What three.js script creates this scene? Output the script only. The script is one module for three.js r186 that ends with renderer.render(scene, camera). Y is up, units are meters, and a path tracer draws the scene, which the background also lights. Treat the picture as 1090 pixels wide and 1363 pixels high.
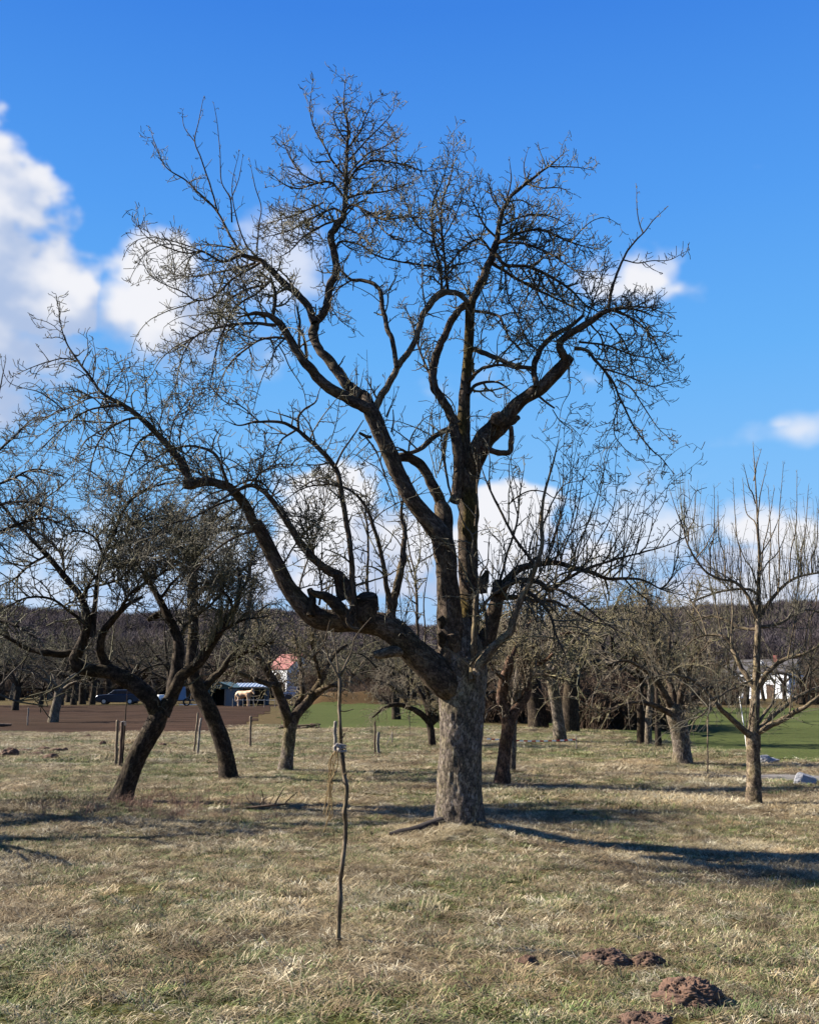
import * as THREE from 'three';
import { ImprovedNoise } from 'three/addons/math/ImprovedNoise.js';
import { MarchingCubes } from 'three/addons/objects/MarchingCubes.js';
import { mergeGeometries } from 'three/addons/utils/BufferGeometryUtils.js';

// ---------------------------------------------------------------- camera, sky, sun, exposure
const scene = new THREE.Scene();
const PW = 1090, PH = 1363, FOV = 54, EYE = 1.6, HORIZON = 905;
const F = PH / 2 / Math.tan(FOV * Math.PI / 360);
const PITCH = Math.atan((HORIZON - PH / 2) / F);
const camera = new THREE.PerspectiveCamera(FOV, PW / PH, 0.1, 6000);
camera.position.set(0, EYE, 0);
camera.rotation.set(PITCH, 0, 0);
scene.add(camera);
const renderer = new THREE.WebGLRenderer({ antialias: true });
renderer.toneMapping = THREE.LinearToneMapping;
renderer.toneMappingExposure = 3.4;
renderer.shadowMap.enabled = true;

const SUN_EL = 34 * Math.PI / 180, SUN_BACK = 13 * Math.PI / 180;   // from the left, a little beyond the tree
const sunDir = new THREE.Vector3(-Math.cos(SUN_EL) * Math.cos(SUN_BACK), Math.sin(SUN_EL), -Math.cos(SUN_EL) * Math.sin(SUN_BACK));
const sun = new THREE.DirectionalLight(new THREE.Color(1.0, 0.93, 0.82), 5);
sun.name = 'sun';
sun.position.copy(sunDir).multiplyScalar(120).add(new THREE.Vector3(0, 0, -25));
sun.target.position.set(0, 0, -25);
sun.castShadow = true;
sun.shadow.mapSize.set(4096, 4096);
Object.assign(sun.shadow.camera, { left: -70, right: 70, top: 70, bottom: -70, near: 1, far: 300 });
scene.add(sun, sun.target);

// random numbers and noise
function rng(seed) { let a = seed >>> 0; return () => { a = (a + 0x6D2B79F5) | 0; let t = Math.imul(a ^ (a >>> 15), 1 | a); t = (t + Math.imul(t ^ (t >>> 7), 61 | t)) ^ t; return ((t ^ (t >>> 14)) >>> 0) / 4294967296; }; }
const perlin = new ImprovedNoise();
const noise = (x, y, z) => perlin.noise(x, y, z);
function fbm(x, y, z, o) { let s = 0, a = 0.5, f = 1; for (let i = 0; i < o; i++) { s += a * perlin.noise(x * f, y * f, z * f); f *= 2.03; a *= 0.5; } return s; }
const lerp = (a, b, t) => a + (b - a) * t, clamp = (v, a = 0, b = 1) => Math.min(b, Math.max(a, v));
const smooth = (a, b, x) => { const t = clamp((x - a) / (b - a)); return t * t * (3 - 2 * t); };
const EXPO = 3.4;
const lin = (v) => { v /= 255; return v <= 0.04045 ? v / 12.92 : Math.pow((v + 0.055) / 1.055, 2.4); };
const V3 = (x, y, z) => new THREE.Vector3(x, y, z);

// a pixel of the 1090 x 1363 frame as a direction; as a point at a distance in metres
function rayOf(px, py) { const d = V3((px - PW / 2) / F, -(py - PH / 2) / F, -1); d.applyAxisAngle(V3(1, 0, 0), PITCH); return d.multiplyScalar(-1 / d.z); }
function at(px, py, depth) { const d = rayOf(px, py); return V3(d.x * depth, EYE + d.y * depth, -depth); }
function azel(px, py) { const d = rayOf(px, py).normalize(); return [Math.atan2(d.x, -d.z), Math.asin(d.y)]; }

// ---------------------------------------------------------------- sky: clear blue air and cumulus, all round
{
  const SW = 3072, SH = 1536, data = new Float32Array(SW * SH * 4);
  const stops = [[-90, 150, 178, 220], [0, 178, 206, 240], [4, 160, 202, 245], [10, 132, 194, 250], [18, 104, 178, 248], [26, 84, 158, 242], [36, 62, 132, 228], [55, 46, 106, 200], [90, 36, 86, 176]];
  const skyCol = (el) => { let i = 0; while (i < stops.length - 2 && el > stops[i + 1][0]) i++; const a = stops[i], b = stops[i + 1], t = clamp((el - a[0]) / (b[0] - a[0])); return [1, 2, 3].map((k) => lerp(lin(a[k]), lin(b[k]), t)); };
  const blobs = [];
  const blob = (px, py, rx, ry, w = 1, soft = 0.35) => { const [a, e] = azel(px, py); blobs.push({ a, e, rx: rx / F, ry: ry / F, w, soft }); };
  // the cumulus in view: two on the left, small ones behind the crown and on the right, a bank of tops low down
  blob(-75, 345, 165, 150, 1.2, .28); blob(35, 400, 105, 110, 1.05, .4); blob(-120, 430, 230, 150, 1.15, .4); blob(10, 460, 150, 70, .95, .7);
  blob(205, 348, 66, 78, 1.1, .5); blob(215, 425, 100, 90, 1.05, .65); blob(170, 450, 60, 50, .7, .7);
  blob(380, 350, 90, 80, .95, .8); blob(350, 470, 90, 60, .5, .9); blob(437, 152, 40, 22, .62, .9); blob(400, 232, 50, 26, .5, .9); blob(390, 240, 40, 20, .3, .9);
  blob(845, 376, 80, 42, .95, .6); blob(900, 386, 60, 24, .8, .75); blob(785, 505, 45, 24, .6, .8); blob(640, 520, 90, 40, .3, .9);
  blob(1065, 572, 105, 32, .85, .95); blob(1040, 565, 45, 18, .8, .8); blob(1010, 222, 22, 10, .25, .9);
  blob(440, 720, 90, 95, 1.1, .3); blob(520, 740, 80, 85, 1, .35); blob(360, 760, 90, 70, .9, .4);
  blob(690, 735, 75, 92, 1.15, .28); blob(770, 760, 90, 75, .9, .5); blob(620, 780, 70, 90, .9, .5); blob(860, 740, 60, 60, .6, .8);
  blob(985, 780, 95, 78, 1.15, .28); blob(1065, 720, 60, 62, .8, .6); blob(920, 800, 80, 50, .9, .5); blob(1110, 780, 80, 80, 1, .5);
  blob(300, 745, 120, 85, .85, .8); blob(140, 750, 150, 75, .85, .8); blob(870, 715, 120, 80, 1.0, .8); blob(1000, 705, 70, 60, .95, .6); blob(780, 745, 90, 75, 1.0, .7); blob(60, 790, 160, 75, .8, .8); blob(210, 790, 120, 75, .8, .8); blob(40, 700, 70, 40, .5, .9);
  const R = rng(77);
  for (let k = 0; k < 60; k++) {   // the same kind of sky goes on all round
    const a = (R() * 2 - 1) * Math.PI, e = (3 + 38 * Math.pow(R(), 1.6)) * Math.PI / 180;
    if (Math.abs(a) < 0.62 && e < 0.75) continue;
    const s = lerp(40, 150, R());
    for (let j = 0; j < 3; j++) blobs.push({ a: a + (R() - .5) * s * 1.2 / F, e: e + (R() - .3) * s * .4 / F, rx: s * (.6 + .5 * R()) / F, ry: s * (.35 + .35 * R()) / F, w: .7 + .4 * R(), soft: .35 + .4 * R() });
  }
  const CA = new Float32Array(2);
  const cells = new Map();   // blobs by azimuth column
  for (const b of blobs) for (let c = -6; c < 6 + 36 * 2; c++) { /* filled below */ break; }
  const NB = 180, byAz = Array.from({ length: NB }, () => []);
  for (const b of blobs) { const w = b.rx * 1.9 / Math.cos(Math.min(1.2, b.e)); for (let i = 0; i < NB; i++) { let d = Math.abs(((i + .5) / NB * 2 - 1) * Math.PI - b.a); d = Math.min(d, 2 * Math.PI - d); if (d < w + 0.04) byAz[i].push(b); } }
  const density = (a, e, turb) => {
    const list = byAz[((Math.floor((a / Math.PI + 1) / 2 * NB) % NB) + NB) % NB];
    let D = -1, soft = .5; const ce = Math.cos(e);
    for (const b of list) {
      let da = a - b.a; if (da > Math.PI) da -= 2 * Math.PI; if (da < -Math.PI) da += 2 * Math.PI;
      const x = da * ce / b.rx, y = (e - b.e) / (e < b.e ? b.ry * .85 : b.ry), q = x * x + y * y;
      if (q > 3.2) continue;
      const v = (1 - Math.sqrt(q)) * b.w + (b.w - 1) * .3;
      if (v > D) { D = v; soft = b.soft; }
    }
    const bank = (0.13 - e) * 6 - .1;
    if (bank > D) { D = bank; soft = .9; }
    CA[0] = D + turb; CA[1] = soft; return D + turb;
  };
  for (let j = 0; j < SH; j++) {
    const e = ((j + .5) / SH - .5) * Math.PI, el = e * 180 / Math.PI, base = skyCol(el), ce = Math.cos(e), se = Math.sin(e);
    for (let i = 0; i < SW; i++) {
      const th = ((i + .5) / SW - .5) * 2 * Math.PI, dx = ce * Math.cos(th), dz = ce * Math.sin(th), a = Math.atan2(dx, -dz), o = (j * SW + i) * 4;
      let c = base;
      if (el > -1 && el < 62) {
        const turbAt = (x, y, z) => .85 * fbm(x * 9 + 3, y * 13, z * 9, 4) +   .46 * fbm(x * 32, y * 44 + 5, z * 34, 4);
        const D = density(a, e, turbAt(dx, se, dz)), soft = CA[1];
        if (D > 0) {
          const al = smooth(0, soft, D) * (soft > .75 ? .72 : .97);
          const a2 = a - .045, e2 = e + .035, c2 = Math.cos(e2), x2 = Math.sin(a2) * c2, z2 = -Math.cos(a2) * c2;
          const D2 = density(a2, e2, turbAt(x2, Math.sin(e2), z2));
          const lit = clamp(.62 + (D - Math.max(-.5, D2)) * 1.25 - .42 * smooth(.35, 1.1, D));
          const w = smooth(0, 1, lit), wh = [lin(246), lin(246), lin(250)], sh = [lin(178), lin(196), lin(228)];
          const low = smooth(.16, .02, e);
          c = [0, 1, 2].map((k) => { const cl = lerp(lerp(sh[k], wh[k], w), [lin(206), lin(218), lin(242)][k], low * .6); return lerp(base[k], cl, al); });
        }
      }
      data[o] = c[0] / EXPO; data[o + 1] = c[1] / EXPO; data[o + 2] = c[2] / EXPO; data[o + 3] = 1;
    }
  }
  const tex = new THREE.DataTexture(data, SW, SH, THREE.RGBAFormat, THREE.FloatType);
  tex.mapping = THREE.EquirectangularReflectionMapping; tex.magFilter = tex.minFilter = THREE.LinearFilter; tex.needsUpdate = true;
  scene.background = tex; scene.environment = tex;
}

// ---------------------------------------------------------------- naming
const used = new Map();
function numbered(n) { const k = used.get(n) ?? 0; used.set(n, k + 1); return k ? n + '_' + String(k).padStart(3, '0') : n; }
function tag(o, label, category, group) { o.userData.label = label; if (category) o.userData.category = category; if (group) o.userData.group = group; return o; }
function thing(name, label, category, pos, turn = 0, group) {
  const o = new THREE.Group(); o.name = numbered(name); o.position.copy(pos); o.rotation.y = turn; scene.add(o); return tag(o, label, category, group);
}
function top(mesh, kind) { mesh.userData.kind = kind; return mesh; }

// ---------------------------------------------------------------- geometry collector
class Geo {
  constructor() { this.p = []; this.n = []; this.u = []; this.c = []; this.i = []; }
  get count() { return this.p.length / 3; }
  v(x, y, z, nx, ny, nz, u, w, r, g, b) { this.p.push(x, y, z); this.n.push(nx, ny, nz); this.u.push(u, w); this.c.push(r, g, b); return this.p.length / 3 - 1; }
  geometry() {
    const g = new THREE.BufferGeometry();
    g.setAttribute('position', new THREE.Float32BufferAttribute(this.p, 3)); g.setAttribute('normal', new THREE.Float32BufferAttribute(this.n, 3));
    g.setAttribute('uv', new THREE.Float32BufferAttribute(this.u, 2)); g.setAttribute('color', new THREE.Float32BufferAttribute(this.c, 3)); g.setIndex(this.i); return g;
  }
  build(name, mat, parent = scene) {
    const m = new THREE.Mesh(this.geometry(), mat); m.name = parent === scene ? numbered(name) : name; m.castShadow = m.receiveShadow = true; parent.add(m); return m;
  }
}
function mesh(name, geometry, mat, parent = scene) { const m = new THREE.Mesh(geometry, mat); m.name = parent === scene ? numbered(name) : name; m.castShadow = m.receiveShadow = true; parent.add(m); return m; }

// a thin round twig of few sides through points; radius r0 to r1
const _a = V3(), _b = V3(), _t = V3();
function twig(g, pts, r0, r1, sides, col) {
  const n = pts.length; let base = g.count;
  _t.subVectors(pts[1], pts[0]).normalize();
  _a.set(Math.abs(_t.y) > .9 ? 1 : 0, Math.abs(_t.y) > .9 ? 0 : 1, 0).cross(_t).normalize();
  let len = 0;
  for (let i = 0; i < n; i++) {
    if (i) len += pts[i].distanceTo(pts[i - 1]);
    if (i && i < n - 1) { _t.subVectors(pts[i + 1], pts[i - 1]).normalize(); } else if (i) { _t.subVectors(pts[i], pts[i - 1]).normalize(); }
    _a.addScaledVector(_t, -_a.dot(_t)).normalize(); _b.crossVectors(_t, _a);
    const r = lerp(r0, r1, i / (n - 1));
    for (let k = 0; k < sides; k++) {
      const an = k / sides * Math.PI * 2, cx = Math.cos(an), sx = Math.sin(an), nx = _a.x * cx + _b.x * sx, ny = _a.y * cx + _b.y * sx, nz = _a.z * cx + _b.z * sx;
      g.v(pts[i].x + nx * r, pts[i].y + ny * r, pts[i].z + nz * r, nx, ny, nz, k / sides, len * 2, col[0], col[1], col[2]);
    }
    if (i) for (let k = 0; k < sides; k++) { const a = base + (i - 1) * sides + k, b = base + (i - 1) * sides + (k + 1) % sides, c = a + sides, d = b + sides; g.i.push(a, b, c, b, d, c); }
  }
}
// a limb: a smooth curve through points with its own radius at each, lumpy and furrowed where it is thick
function limbGeo(g, pts, rad, o = {}) {
  const curve = new THREE.CatmullRomCurve3(pts, false, 'centripetal');
  const L = curve.getLength(), rm = Math.max(...rad), step = o.step ?? clamp(rm * .4, .016, .12), n = Math.max(4, Math.min(420, Math.round(L / step)));
  const sides = o.sides ?? Math.round(clamp(rm * Math.PI * 2 / .021, 5, 90)), seed = o.seed ?? 0, bark = o.bark ?? 1, tint = o.tint ?? (() => [1, 1, 1]);
  const P = [], T = [], RR = [];
  for (let i = 0; i <= n; i++) {
    const t = i / n, q = curve.getPoint(t), f = t * (pts.length - 1), k = Math.min(pts.length - 2, Math.floor(f));
    let r = lerp(rad[k], rad[k + 1], smooth(0, 1, f - k));
    const wk = Math.min(4, .22 / rm), wa = r * (rm < .07 ? .5 : .22); const wo = o.wob ?? 1; q.x += wo * wa * noise(q.y * wk + seed, seed * 1.7, q.z * wk); q.z += wo * wa * noise(seed * 2.3, q.y * wk, q.x * wk); if (rm < .075) { const w2 = Math.min(9, wk * 3), a2 = r * .36 * wo; q.x += a2 * noise(q.y * w2, seed, q.z * w2 + 7); q.y += a2 * noise(q.x * w2, q.z * w2, seed + 3); q.z += a2 * noise(seed, q.x * w2, q.y * w2); }
    P.push(q); RR.push(r);
  }
  for (let i = 0; i <= n; i++) T.push(V3().subVectors(P[Math.min(n, i + 1)], P[Math.max(0, i - 1)]).normalize());
  const A = V3(Math.abs(T[0].y) > .9 ? 1 : 0, Math.abs(T[0].y) > .9 ? 0 : 1, 0).cross(T[0]).normalize(), B = V3();
  const pos = new Float32Array((n + 1) * sides * 3), reps = Math.max(1, Math.round(rm * Math.PI * 2 / .5)); let len = 0; const vs = [];
  for (let i = 0; i <= n; i++) {
    if (i) len += P[i].distanceTo(P[i - 1]); vs.push(len / .5);
    A.addScaledVector(T[i], -A.dot(T[i])).normalize(); B.crossVectors(T[i], A);
    for (let k = 0; k < sides; k++) {
      const an = k / sides * Math.PI * 2, cx = Math.cos(an), sx = Math.sin(an); let r = RR[i];
      const fx = cx * r, fz = sx * r;
      let d = .035 * r * noise(fx * 4 / (r + .05) * .5 + seed, len * 2.2, fz * 4 / (r + .05) * .5) + .045 * r * noise(cx * 1.6 + seed * 3, len * 5, sx * 1.6);
      if (rm < .16) d += (rm < .08 ? .2 : .1) * r * Math.max(0, noise(seed * 5 + cx * .4, len * Math.min(8, .35 / rm), sx * .4)) + .1 * r * noise(cx * 1.3, len * Math.min(22, .9 / rm), sx * 1.3 + seed);
      if (bark && r > .03) {
        const fis = 1 - Math.abs(noise(fx * 21 + seed, len * 5, fz * 21)) * 2.4, fi2 = noise(fx * 70, len * 26 + seed, fz * 70);
        d += -Math.max(0, fis - .3) * Math.min(.015, r * .055) * bark + fi2 * Math.min(.0035, r * .03) * bark;
      }
      if (o.shape) d += o.shape(an, len, r, L);
      r += d;
      const q = ((i * sides) + k) * 3; pos[q] = P[i].x + (A.x * cx + B.x * sx) * r; pos[q + 1] = P[i].y + (A.y * cx + B.y * sx) * r; pos[q + 2] = P[i].z + (A.z * cx + B.z * sx) * r;
    }
  }
  const base = g.count, at3 = (i, k, out) => { const q = (i * sides + ((k + sides) % sides)) * 3; return out.set(pos[q], pos[q + 1], pos[q + 2]); }, e1 = V3(), e2 = V3(), q1 = V3(), q2 = V3();
  for (let i = 0; i <= n; i++) for (let k = 0; k <= sides; k++) {
    e1.subVectors(at3(i, k + 1, q1), at3(i, k - 1, q2)); e2.subVectors(at3(Math.min(n, i + 1), k, q1), at3(Math.max(0, i - 1), k, q2)); e1.cross(e2).normalize();
    at3(i, k, q1); const c = tint(q1, e1, RR[i], vs[i]);
    g.v(q1.x, q1.y, q1.z, e1.x, e1.y, e1.z, k / sides * reps, vs[i], c[0], c[1], c[2]);
  }
  const row = sides + 1;
  for (let i = 0; i < n; i++) for (let k = 0; k < sides; k++) { const a = base + i * row + k; g.i.push(a, a + 1, a + row, a + 1, a + row + 1, a + row); }
  // caps: a sawn or broken end
  for (const [i, s] of o.noCap ? [] : [[n, 1]]) {
    const c = tint(P[i], T[i], RR[i], vs[i]), m = g.v(P[i].x + T[i].x * RR[i] * .25 * s, P[i].y + T[i].y * RR[i] * .25 * s, P[i].z + T[i].z * RR[i] * .25 * s, T[i].x * s, T[i].y * s, T[i].z * s, .5, vs[i], c[0], c[1], c[2]);
    for (let k = 0; k < sides; k++) g.i.push(m, base + i * row + k, base + i * row + k + 1);
  }
  return { P, RR, L };
}

// ---------------------------------------------------------------- textures
function dataTex(n, fill, srgb) {
  const d = new Uint8Array(n * n * 4);
  for (let y = 0; y < n; y++) for (let x = 0; x < n; x++) { const c = fill(x / n, y / n), o = (y * n + x) * 4; d[o] = clamp(c[0], 0, 255); d[o + 1] = clamp(c[1], 0, 255); d[o + 2] = clamp(c[2], 0, 255); d[o + 3] = 255; }
  const t = new THREE.DataTexture(d, n, n); t.wrapS = t.wrapT = THREE.RepeatWrapping; t.magFilter = THREE.LinearFilter; t.minFilter = THREE.LinearMipmapLinearFilter; t.generateMipmaps = true; if (srgb) t.colorSpace = THREE.SRGBColorSpace; t.needsUpdate = true; return t;
}
function worley(nx, ny, seed) {   // tileable cells: returns [F1, F2, id] at (u, v)
  const R = rng(seed), c = Array.from({ length: nx * ny }, () => [R(), R(), R()]);
  return (u, v) => { const x = u * nx, y = v * ny, ix = Math.floor(x), iy = Math.floor(y); let a = 9, b = 9, id = 0;
    for (let j = -1; j <= 1; j++) for (let i = -1; i <= 1; i++) { const q = c[((iy + j + ny) % ny) * nx + (ix + i + nx) % nx], d = Math.hypot(ix + i + q[0] - x, iy + j + q[1] - y); if (d < a) { b = a; a = d; id = q[2]; } else if (d < b) b = d; }
    return [a, b, id]; };
}
const tileN = (u, v, f, s) => { const a = u * 2 * Math.PI, b = v * 2 * Math.PI, k = f / (2 * Math.PI); return noise(Math.cos(a) * k + s, Math.sin(a) * k + Math.cos(b) * k * 1.3, Math.sin(b) * k + s * 2); };
const wBark = worley(17, 9, 5), wBark2 = worley(40, 26, 9);
const barkCell = (u, v) => { const w = .035 * tileN(u, v, 9, 3), q = wBark(u + w, v + .05 * tileN(u, v, 6, 8)), s = wBark2(u - w, v + w); return [clamp((q[1] - q[0]) * 2.6), clamp((s[1] - s[0]) * 2.2), q[2], s[2]]; };
const barkMap = dataTex(512, (u, v) => { const [f, s, i, j] = barkCell(u, v), n = tileN(u, v, 14, 1), b = .76 + .42 * i * i + .34 * (j - .5) + .22 * n, k = b * (.66 + .34 * smooth(.02, .3, f)) * (.86 + .14 * s); const l = smooth(.12, .4, tileN(u, v, 24, 12)) * .35; return [k * 236 * (1 - l * .06), k * 224 * (1 + l * .02), k * 214 * (1 - l * .2)]; }, true);
const barkBump = dataTex(512, (u, v) => { const [f, s, i, j] = barkCell(u, v), h = 255 * (.62 * smooth(0, .35, f) + .14 * s + .12 * i + .12 * j); return [h, h, h]; });
const clodBump = dataTex(256, (u, v) => { const q = wBark2(u, v), h = 128 + 150 * tileN(u, v, 20, 4) + 90 * (.5 - q[0]); return [h, h, h]; });

const M = {};
const std = (name, o) => { const m = new (o.specularIntensity === undefined ? THREE.MeshStandardMaterial : THREE.MeshPhysicalMaterial)({ roughness: .9, ...o }); m.name = name; M[name] = m; return m; };
const C = (r, g, b) => new THREE.Color().setRGB(r, g, b);
std('bark', { color: C(.195, .174, .158), map: barkMap, bumpMap: barkBump, bumpScale: .0022, vertexColors: true, roughness: .95, specularIntensity: .25 });
std('barkLimb', { color: C(0.116, 0.093, 0.077), map: barkMap, bumpMap: barkBump, bumpScale: .0022, vertexColors: true, roughness: .95, specularIntensity: .25 });
std('barkDark', { color: C(0.065, 0.052, 0.043), map: barkMap, bumpMap: barkBump, bumpScale: .0022, vertexColors: true, roughness: .95, specularIntensity: .25 });
std('barkRed', { color: C(.15, .10, .08), map: barkMap, bumpMap: barkBump, bumpScale: .0022, vertexColors: true, roughness: .95, specularIntensity: .25 });
std('barkPale', { color: C(.205, .172, .135), map: barkMap, bumpMap: barkBump, bumpScale: .0016, vertexColors: true, roughness: .95, specularIntensity: .25 });
std('twig', { color: C(.072, .062, .041), vertexColors: true, roughness: .85 });
std('twigWarm', { color: C(0.120, 0.095, 0.062), vertexColors: true, roughness: .85 });
std('twigFar', { color: C(0.060, 0.050, 0.040), vertexColors: true, roughness: .95, specularIntensity: .25 });
std('twigOlive', { color: C(0.090, 0.079, 0.043), vertexColors: true, roughness: .9 });

// ---------------------------------------------------------------- the lie of the land
const MAIN = { px: 611, py: 1103, depth: 11.0 };
function H(x, z) {
  const d = Math.max(0, -z), r = Math.hypot(x, z);
  let h = -.0095 * (112 * (1 - Math.exp(-Math.max(0, d - 8) / 112)) ) * 1.35;
  h += .055 * noise(x * .33, 7, z * .33) * smooth(2, 6, r) + .022 * noise(x * 1.4, 3, z * 1.4) * (1 - smooth(25, 45, r));
  h += .17 * Math.exp(-((x - .56) ** 2 + (z + 11) ** 2) / .62);
  h += -.11 * Math.exp(-(((x - 3.9) / 2.1) ** 2) - (((z + 10.2) / 2.4) ** 2));
  h += .2 * noise(x * .06 + 5, 1, z * .06) * smooth(14, 40, r);
  h += (1.1 + .5 * noise(x * .5, 3, z * .3)) * smooth(93.5 + 1.2 * noise(x * .6, 8, 2), 97.5, d) * (1 - smooth(101, 106, d)) * smooth(-9.6, -8, x) * (1 - smooth(-3.6, -2, x));      // earth bank behind the field
  h += hill(x, z);
  return h;
}
function hill(x, z) {
  const r = Math.hypot(x, z); if (r < 230) return 0;
  const a = Math.atan2(x, -z), t = smooth(260, 760, r);
  const ridge = 40 + 6 * noise(a * 5 + 2, 0, 1) + 5 * noise(a * 13, 4, 2) - 13 * Math.exp(-(((a - .01) / .16) ** 2)) - 1 * smooth(.15, .34, a);
  return ridge * t + 5 * noise(x * .008, z * .008, 3) * t;
}
function ground(px, py) {   // where the line of sight through a pixel meets the land
  const d = rayOf(px, py); let a = 2, b = 2;
  for (let s = 2; s < 900; s *= 1.01) { const y = EYE + d.y * s; if (y < H(d.x * s, -s)) { b = s; break; } a = b = s; }
  for (let i = 0; i < 30; i++) { const m = (a + b) / 2; if (EYE + d.y * m < H(d.x * m, -m)) b = m; else a = m; }
  return V3(d.x * a, H(d.x * a, -a), -a);
}
const onGround = (x, z, sink = 0) => V3(x, H(x, z) - sink, z);

// ---------------------------------------------------------------- ground sheet
// areas by place: x to the right, d straight ahead
const soilEdge = (d) => lerp(-6.9, -12.6, clamp((d - 40.5) / 52));      // right edge of the ploughed strip
const inSoil = (x, d) => { const w = .6 * noise(x * .2, d * .2, 2); return d > 41 + .02 * x + w && d < 95 + w * 2 && x < soilEdge(d) + w && x > -70; };
const inGreen = (x, d) => { const w = .8 * noise(x * .15, d * .15, 6); const left = d > 41 + w && d < 94 && x > soilEdge(d) + 1.8 + w * .5 && x < 3.2 - (d - 41) * .04; const right = x > 7.2 + w + Math.max(0, 30 - d) * .3 && d > 24 - (x - 9) * .25 + w * .4 && d < 86 + w * 3 && x < 60; return left || right; };
const PATHC = (x) => 18.7 - (x - 6) * .12 + .25 * noise(x * .4, 2, 9);  // the gravel path on the right: distance ahead at x
const inPath = (x, d) => x > 5.6 && x < 22 && Math.abs(d - PATHC(x)) < .62 * smooth(5.6, 6.6, x);
const areaOf = (x, d) => inSoil(x, d) ? 1 : inGreen(x, d) ? 2 : 0;

function strokes(n, base, cols, count, len, seed) {   // matted blades as a colour texture, tileable
  const cv = document.createElement('canvas'); cv.width = cv.height = n; const g = cv.getContext('2d'), R = rng(seed);
  g.fillStyle = base; g.fillRect(0, 0, n, n); g.lineCap = 'round';
  for (let i = 0; i < count; i++) {
    const x = R() * n, y = R() * n, a = R() * 6.28, l = len * (.4 + R()), c = cols[Math.floor(R() * cols.length)], k = .75 + R() * .5;
    g.strokeStyle = `rgb(${c.map((v) => Math.round(Math.min(255, v * k))).join(',')})`; g.lineWidth = 1 + R() * 1.6;
    for (const ox of [-n, 0, n]) for (const oy of [-n, 0, n]) { if (x + ox < -l || x + ox > n + l || y + oy < -l || y + oy > n + l) continue; g.beginPath(); g.moveTo(x + ox, y + oy); g.quadraticCurveTo(x + ox + Math.cos(a + .4) * l * .5, y + oy + Math.sin(a + .4) * l * .5, x + ox + Math.cos(a) * l, y + oy + Math.sin(a) * l); g.stroke(); }
  }
  const t = new THREE.CanvasTexture(cv); t.wrapS = t.wrapT = THREE.RepeatWrapping; t.colorSpace = THREE.SRGBColorSpace; t.magFilter = THREE.LinearFilter; return t;
}
const meadowMap = strokes(1024, '#352c20', [[96, 83, 58], [80, 67, 46], [110, 96, 70], [62, 62, 36], [70, 57, 42], [54, 56, 30], [88, 77, 54]], 26000, 26, 11);
const greenMap = strokes(512, '#36421f', [[54, 60, 34], [48, 56, 31], [62, 65, 40], [70, 66, 44], [44, 52, 28]], 9000, 16, 12);
std('meadow', { map: meadowMap, vertexColors: true, roughness: 1, specularIntensity: .05, bumpMap: clodBump, bumpScale: .012 });
std('greenField', { map: greenMap, vertexColors: true, roughness: 1, specularIntensity: .05, bumpMap: clodBump, bumpScale: .02 });
std('soil', { color: C(.034, .0205, .0135), vertexColors: true, roughness: 1, specularIntensity: .05, bumpMap: clodBump, bumpScale: .03 });
std('gravel', { color: C(.15, .137, .125), vertexColors: true, roughness: 1, specularIntensity: .05, bumpMap: clodBump, bumpScale: .012 });
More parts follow.
